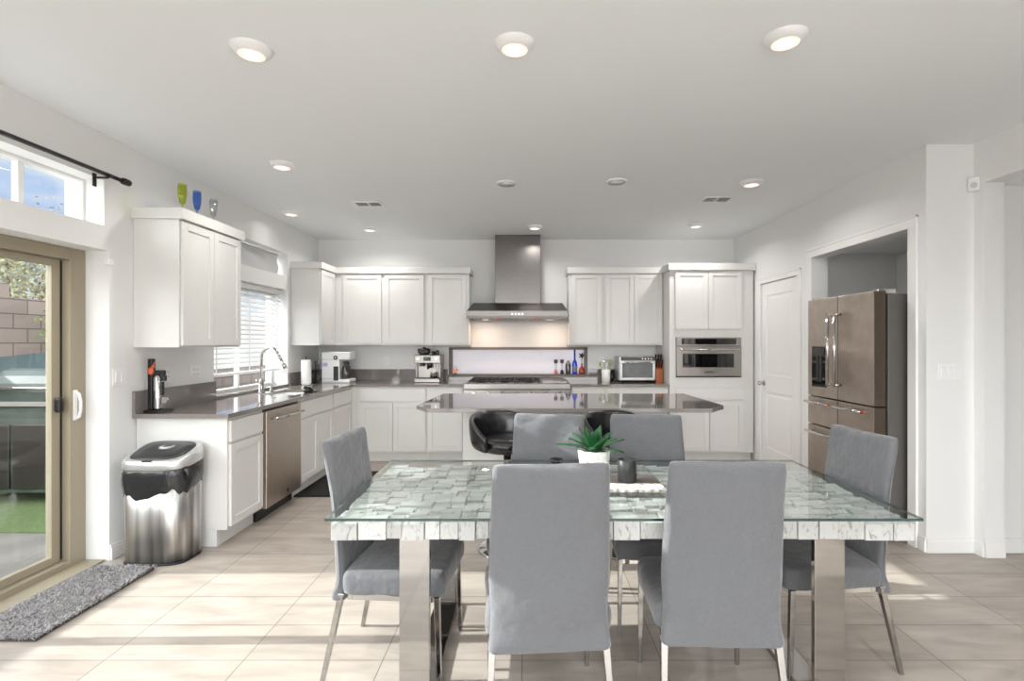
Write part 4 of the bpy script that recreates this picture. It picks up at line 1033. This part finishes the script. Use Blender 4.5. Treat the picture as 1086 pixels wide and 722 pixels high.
# ---------------------------------------------------------------- right back counter
t = thing('utensil_crock', 'white ceramic crock of green kitchen utensils left of the toaster oven', 'crock', (.985, 6.42, ZK))
mb = MB(); mb.lathe([(.048, 0), (.052, .006), (.055, .15), (.052, .152), (.048, .15), (.046, .01), (.001, .008)], n=28, cap=False); mb.lathe([(.048, 0), (.001, .001)], n=28); mb.build('crock', 'ceramic', t)
for i, (dx, dy, h, mm, kind) in enumerate(((-.06, 0, .24, 'lime', 'spoon'), (-.02, .01, .27, 'nickel', 'spoon'), (.03, 0, .26, 'lime', 'ring'), (.06, .01, .26, 'lime', 'ring'), (.01, -.01, .23, 'white_plastic', 'spoon'))):
    mb = MB(); mb.tube([(dx * .15, dy, .02), (dx, dy, h - .05)], .004, 8)
    if kind == 'spoon': mb.sphere((dx * 1.2, dy, h - .02), .018, (.8, .3, 1.6))
    else: mb.tube([(dx + .022 * math.sin(a), dy, h - .02 + .03 * -math.cos(a)) for a in [2 * PI * k / 16 for k in range(17)]], .004, 8)
    mb.build('utensil', mm, t)
t = thing('canister', 'small black canister squeezed between the crock and toaster oven', 'canister', (1.075, 6.50, ZK))
mb = MB(); mb.lathe([(.025, 0), (.03, .004), (.03, .13)], n=20); mb.build('body', 'black', t)
mb = MB(); mb.lathe([(.031, .131), (.031, .145), (.01, .15)], n=20); mb.build('lid', 'black_gloss', t)
t = thing('toaster_oven', 'stainless countertop toaster oven with glass door', 'toaster oven', (1.345, 6.27, ZK))
mb = MB(); mb.box(-.225, .225, 0, .33, .018, .32); mb.build('body', 'can_silver', t, bev=.02, seg=3)
mb = MB(); mb.box(-.2, .215, -.012, .0, .268, .312); mb.build('control_panel', 'black_gloss', t, bev=.003)
for i in range(4):
    mb = MB(); mb.cyl((.06 + i * .035, -.018, .29), (.06 + i * .035, -.011, .29), .009, n=16); mb.build('button', 'nickel', t)
mb = MB(); f = .03
mb.box(-.215, .215, -.02, 0, .03, .03 + f); mb.box(-.215, .215, -.02, 0, .235, .235 + f); mb.box(-.215, -.215 + f, -.02, 0, .03 + f, .235); mb.box(.215 - f, .215, -.02, 0, .03 + f, .235); d_ = mb.build('door', 'can_silver', t, bev=.006, seg=3)
mb = MB(); mb.box(-.186, .186, -.012, -.004, .06, .235); mb.build('window', mat('oven_glass', srgb(96, 100, 100), .08, col2=srgb(70, 74, 76), nscale=5, coat=.6), d_)
mb = MB(); mb.cyl((-.15, -.045, .25), (.15, -.045, .25), .008); mb.cyl((-.14, -.045, .25), (-.14, -.02, .25), .006); mb.cyl((.14, -.045, .25), (.14, -.02, .25), .006); mb.build('handle', 'chrome', d_)
for xx in (-.18, .18):
    for yy in (.04, .28):
        mb = MB(); mb.cyl((xx, yy, 0), (xx, yy, .02), .014, n=12); mb.build('foot', 'black', t)
t = thing('knife_block', 'orange wooden knife block with black handled knives by the tall cabinet', 'knife block', (1.615, 6.36, ZK))
mb = MB(); mb.prism([(-.09, 0), (.07, 0), (.11, .20), (.05, .29), (-.09, .16)], 'x', -.045, .045); mb.build('block', 'orange_wood', t, bev=.004)
for i in range(6):
    xx = -.032 + (i % 3) * .032; q = i // 3; y0, z0 = (-.055 + q * .06, .18 + q * .065)
    mb = MB(); mb.box(xx - .008, xx + .008, y0 - .012, y0 + .012, z0, z0 + .11, rot=Matrix.Rotation(math.radians(28), 3, 'X'), piv=(xx, y0, z0)); mb.build('knife_handle', 'black', t, bev=.004)

# ---------------------------------------------------------------- trash can
tc_ = thing('trash_can', 'stainless trash can with black bag folded over the rim, by the left cabinets', 'trash can', (-2.385, 3.375, 0))
def dshape(s=1.0, n=40):
    # rounded box with a big bulging front right side
    pts = []
    for i in range(n):
        a = 2 * PI * i / n; c, s_ = math.cos(a), math.sin(a)
        ex = .42 if (c < 0 ) else .62
        x = .205 * abs(c) ** ex * (1 if c > 0 else -1); y = .145 * abs(s_) ** (.5 if s_ > 0 else .62) * (1 if s_ > 0 else -1)
        pts.append((x * s, y * s))
    return pts
def zring(s, z, tilt=0): return [(x, y, z + tilt * y) for x, y in dshape(s)]
mb = MB(); mb.ring_loft([zring(.985, 0), zring(.985, .012)]); mb.build('base_ring', 'black', tc_)
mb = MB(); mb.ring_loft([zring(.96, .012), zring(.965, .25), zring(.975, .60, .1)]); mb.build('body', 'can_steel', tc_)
mb = MB(); rings = []
rb = random.Random(5)
for k, (s, z) in enumerate(((.985, .455), (1.0, .47), (1.02, .52), (1.03, .56), (1.025, .60), (.98, .612))):
    ring = []
    for i, (x, y) in enumerate(dshape(s, 64)):
        q = (1 + .012 * math.sin(i * 1.9 + k * 1.3) + .012 * rb.uniform(-1, 1)); dzz = (.018 * math.sin(i * .5) + .012 * math.sin(i * 1.3)) if k < 2 else 0
        ring.append((x * q, y * q, z + dzz + .06 * y + .06 * x))
    rings.append(ring)
mb.ring_loft(rings, False); mb.build('bag', 'bag', tc_)
mb = MB(); mb.tube([(.19, -.08, .60), (.225, -.10, .585), (.235, -.11, .55)], [.02, .016, .003], 8); mb.build('bag_corner', 'bag', tc_)
mb = MB(); mb.ring_loft([zring(1.0, .618, .12), zring(1.03, .625, .12), zring(1.03, .665, .22), zring(1.0, .69, .26), zring(.96, .70, .28)]); mb.build('lid', 'can_silver', tc_)
mb = MB(); mb.ring_loft([zring(.84, .7005, .28), zring(.82, .707, .28), zring(.5, .709, .28)]); mb.build('lid_panel', 'lid_dark', tc_)
mb = MB(); mb.lathe([(.045, .709), (.045, .722), (.036, .726), (.036, .718), (.001, .718)], .0, .03, 28); mb.build('lid_button', 'can_silver', tc_)
mb = MB(); mb.box(-.04, .02, -.143, -.125, .648, .664); mb.build('sensor', 'black', tc_)

# ---------------------------------------------------------------- rugs
rx0, rx1, ry0, ry1 = -2.765, -2.315, 2.44, 3.215
rug = thing('shag_rug', 'grey shaggy doormat inside the sliding patio door', 'rug', (0, 0, 0))
mb = MB(); mb.box(rx0 + .08, rx1, ry0, ry1, .001, .012); 
bm = mb.bm; mb.build('backing', mat('rug_backing', srgb(70, 64, 64), .9), rug)
mb = MB(); rr = random.Random(11)
X0r = rx0 + .08
for i in range(12000):
    x = rr.uniform(X0r, rx1); y = rr.uniform(ry0, ry1)
    h = rr.uniform(.022, .042); a = rr.uniform(0, 2 * PI); l = rr.uniform(.004, .022); w = rr.uniform(.0022, .004)
    tx, ty_ = x + l * math.cos(a), y + l * math.sin(a)
    if tx < -2.69: tx = -2.69
    p, q = -math.sin(a) * w, math.cos(a) * w
    v = [mb.bm.verts.new(c) for c in ((x - p, y - q, .006), (x + p, y + q, .006), (tx + p, ty_ + q, h * .8), (tx - p, ty_ - q, h * .8), (tx + l * .4 * math.cos(a), ty_ + l * .4 * math.sin(a), h * .75))]
    mb.bm.faces.new(v[:4]); mb.bm.faces.new((v[3], v[2], v[4]))
pile = mb.build('pile', 'rug', rug); pile['kind'] = 'stuff'
rug.location = (0, -.02, 0)
mb = MB(); mb.box(-2.13, -1.60, 4.68, 5.58, .0005, .014); tag(mb.build('kitchen_mat', 'mat_black', bev=.004), 'black anti-fatigue mat on the floor before the sink cabinet', 'mat')

# ---------------------------------------------------------------- outdoors beyond the patio door
mb = MB(); mb.box(-60, -2.96, -40, 60, -.30, -.12); mb.box(-2.96, 60, 6.9, 60, -.30, -.12); mb.box(-2.96, 60, -60, -3.6, -.30, -.12); struct(mb.build('ground_outside', 'bounce_ground'))
mb = MB(); mb.box(-7.0, -2.96, -6, 3.85, -.119, -.02); struct(mb.build('patio_slab', 'paver'))
mb = MB(); mb.box(-6.98, -2.96, 3.852, 12, -.119, -.01); struct(mb.build('turf_lawn', 'turf'))
mb = MB(); mb.box(-7.25, -7.0, -14, 6.95, -.119, 2.20); mb.box(-7.25, -7.0, 6.95, 14, -.119, 2.02); tag(mb.build('block_wall', 'cmu'), 'tall tan concrete block garden wall seen through the patio door', 'wall')
def tree(name, label, loc, h, rcrown, nleaf, leafm, seed, zc=.65, trunk=.09):
    t = thing(name, label, 'tree' if h > 2 else 'shrub', loc); r_ = random.Random(seed)
    mb = MB(); mb.tube([(0, 0, 0), (.05, .03, h * .3), (-.03, 0, h * .6)], [trunk, trunk * .8, trunk * .5], 10)
    for k in range(7):
        a = k * .9; mb.tube([(0, 0, h * .35), (rcrown * .5 * math.cos(a), rcrown * .5 * math.sin(a), h * .7), (rcrown * .8 * math.cos(a), rcrown * .8 * math.sin(a), h * .85)], [trunk * .4, trunk * .25, trunk * .08], 6)
    mb.build('trunk', 'bark', t)
    mb = MB()
    cl = [(Vector((r_.uniform(-1, 1), r_.uniform(-1, 1), r_.uniform(-.8, .8))) * rcrown * .75, r_.uniform(.25, .5) * rcrown) for _ in range(22)]
    for i in range(nleaf):
        c, rc = cl[i % len(cl)]
        p = c + Vector((r_.gauss(0, 1), r_.gauss(0, 1), r_.gauss(0, 1))) * rc * .55 + Vector((0, 0, h * zc))
        if p.z < .05: continue
        s = .035 * (1 if h > 2 else .7) * r_.uniform(.7, 1.5); u = Vector((r_.gauss(0, 1), r_.gauss(0, 1), r_.gauss(0, 1))).normalized(); v = u.orthogonal().normalized()
        vs = [mb.bm.verts.new(p + d) for d in (u * s, v * s * .5, -u * s, -v * s * .5)]; mb.bm.faces.new(vs)
    mb.build('foliage', leafm, t)
tree('olive_tree', 'grey-green leafy tree rising behind the block wall outside', (-9.3, 9.3, -.12), 3.8, 1.35, 8000, 'leaf', 4, .72)
tree('garden_shrub', 'yellow-green shrub against the block wall outside', (-6.45, 7.35, -.01), 1.9, .34, 900, 'leaf2', 8, .85, .03)
gr = thing('outdoor_grill', 'grey-green barbecue grill cart with side shelves on the lawn outside', 'grill', (-4.2, 4.75, -.01), 0)
mb = MB(); mb.box(-.75, .55, -.25, .25, .10, .86); mb.build('cabinet', 'grill_cover', gr, bev=.01)
for x0 in (-.72, -.29, .14):
    mb = MB(); mb.box(x0, x0 + .40, -.27, -.251, .14, .70); mb.build('door', 'steel_dark', gr, bev=.004)
mb = MB(); mb.box(-.95, .75, -.28, .28, .861, .90); mb.build('worktop', 'exterior', gr, bev=.004)
mb = MB(); pr = [(-.24, .90)] + [(-.24 + .24 * (1 - math.cos(a)), .98 + .2 * math.sin(a)) for a in [PI * k / 8 for k in range(0, 9)]] + [(.24, .90)]
mb.prism(pr, 'x', -.55, .2); mb.build('hood', 'grill_cover', gr, bev=.004)
mb = MB(); mb.cyl((-.5, -.28, 1.02), (.15, -.28, 1.02), .014); mb.cyl((-.45, -.28, 1.02), (-.45, -.22, 1.02), .01); mb.cyl((.1, -.28, 1.02), (.1, -.22, 1.02), .01); mb.build('handle', 'chrome', gr)
for xx in (-.68, .48):
    for yy in (-.2, .2):
        mb = MB(); mb.cyl((xx, yy, 0), (xx, yy, .10), .04); mb.build('wheel', 'black', gr)
pf = thing('patio_table', 'covered outdoor table set with teal tarp beyond the grill', 'table', (-5.7, 6.1, -.01))
mb = MB(); rings = []
for (s, z) in ((1.0, .35), (.99, .7), (.97, 1.0), (.8, 1.12), (.35, 1.25), (.02, 1.3)):
    rings.append([((1.0 + .03 * math.sin(i * 1.7)) * s * x * 1.0, (1 + .03 * math.sin(i * 1.7)) * s * y, z) for i, (x, y) in enumerate(rrect(2.0, 1.5, .2, 8))])
mb.ring_loft(rings); mb.build('tarp_cover', 'tarp', pf)
for sx in (-.8, .8):
    for sy in (-.5, .5):
        mb = MB(); mb.cyl((sx, sy, 0), (sx, sy, .5), .03); mb.build('leg', 'black', pf)
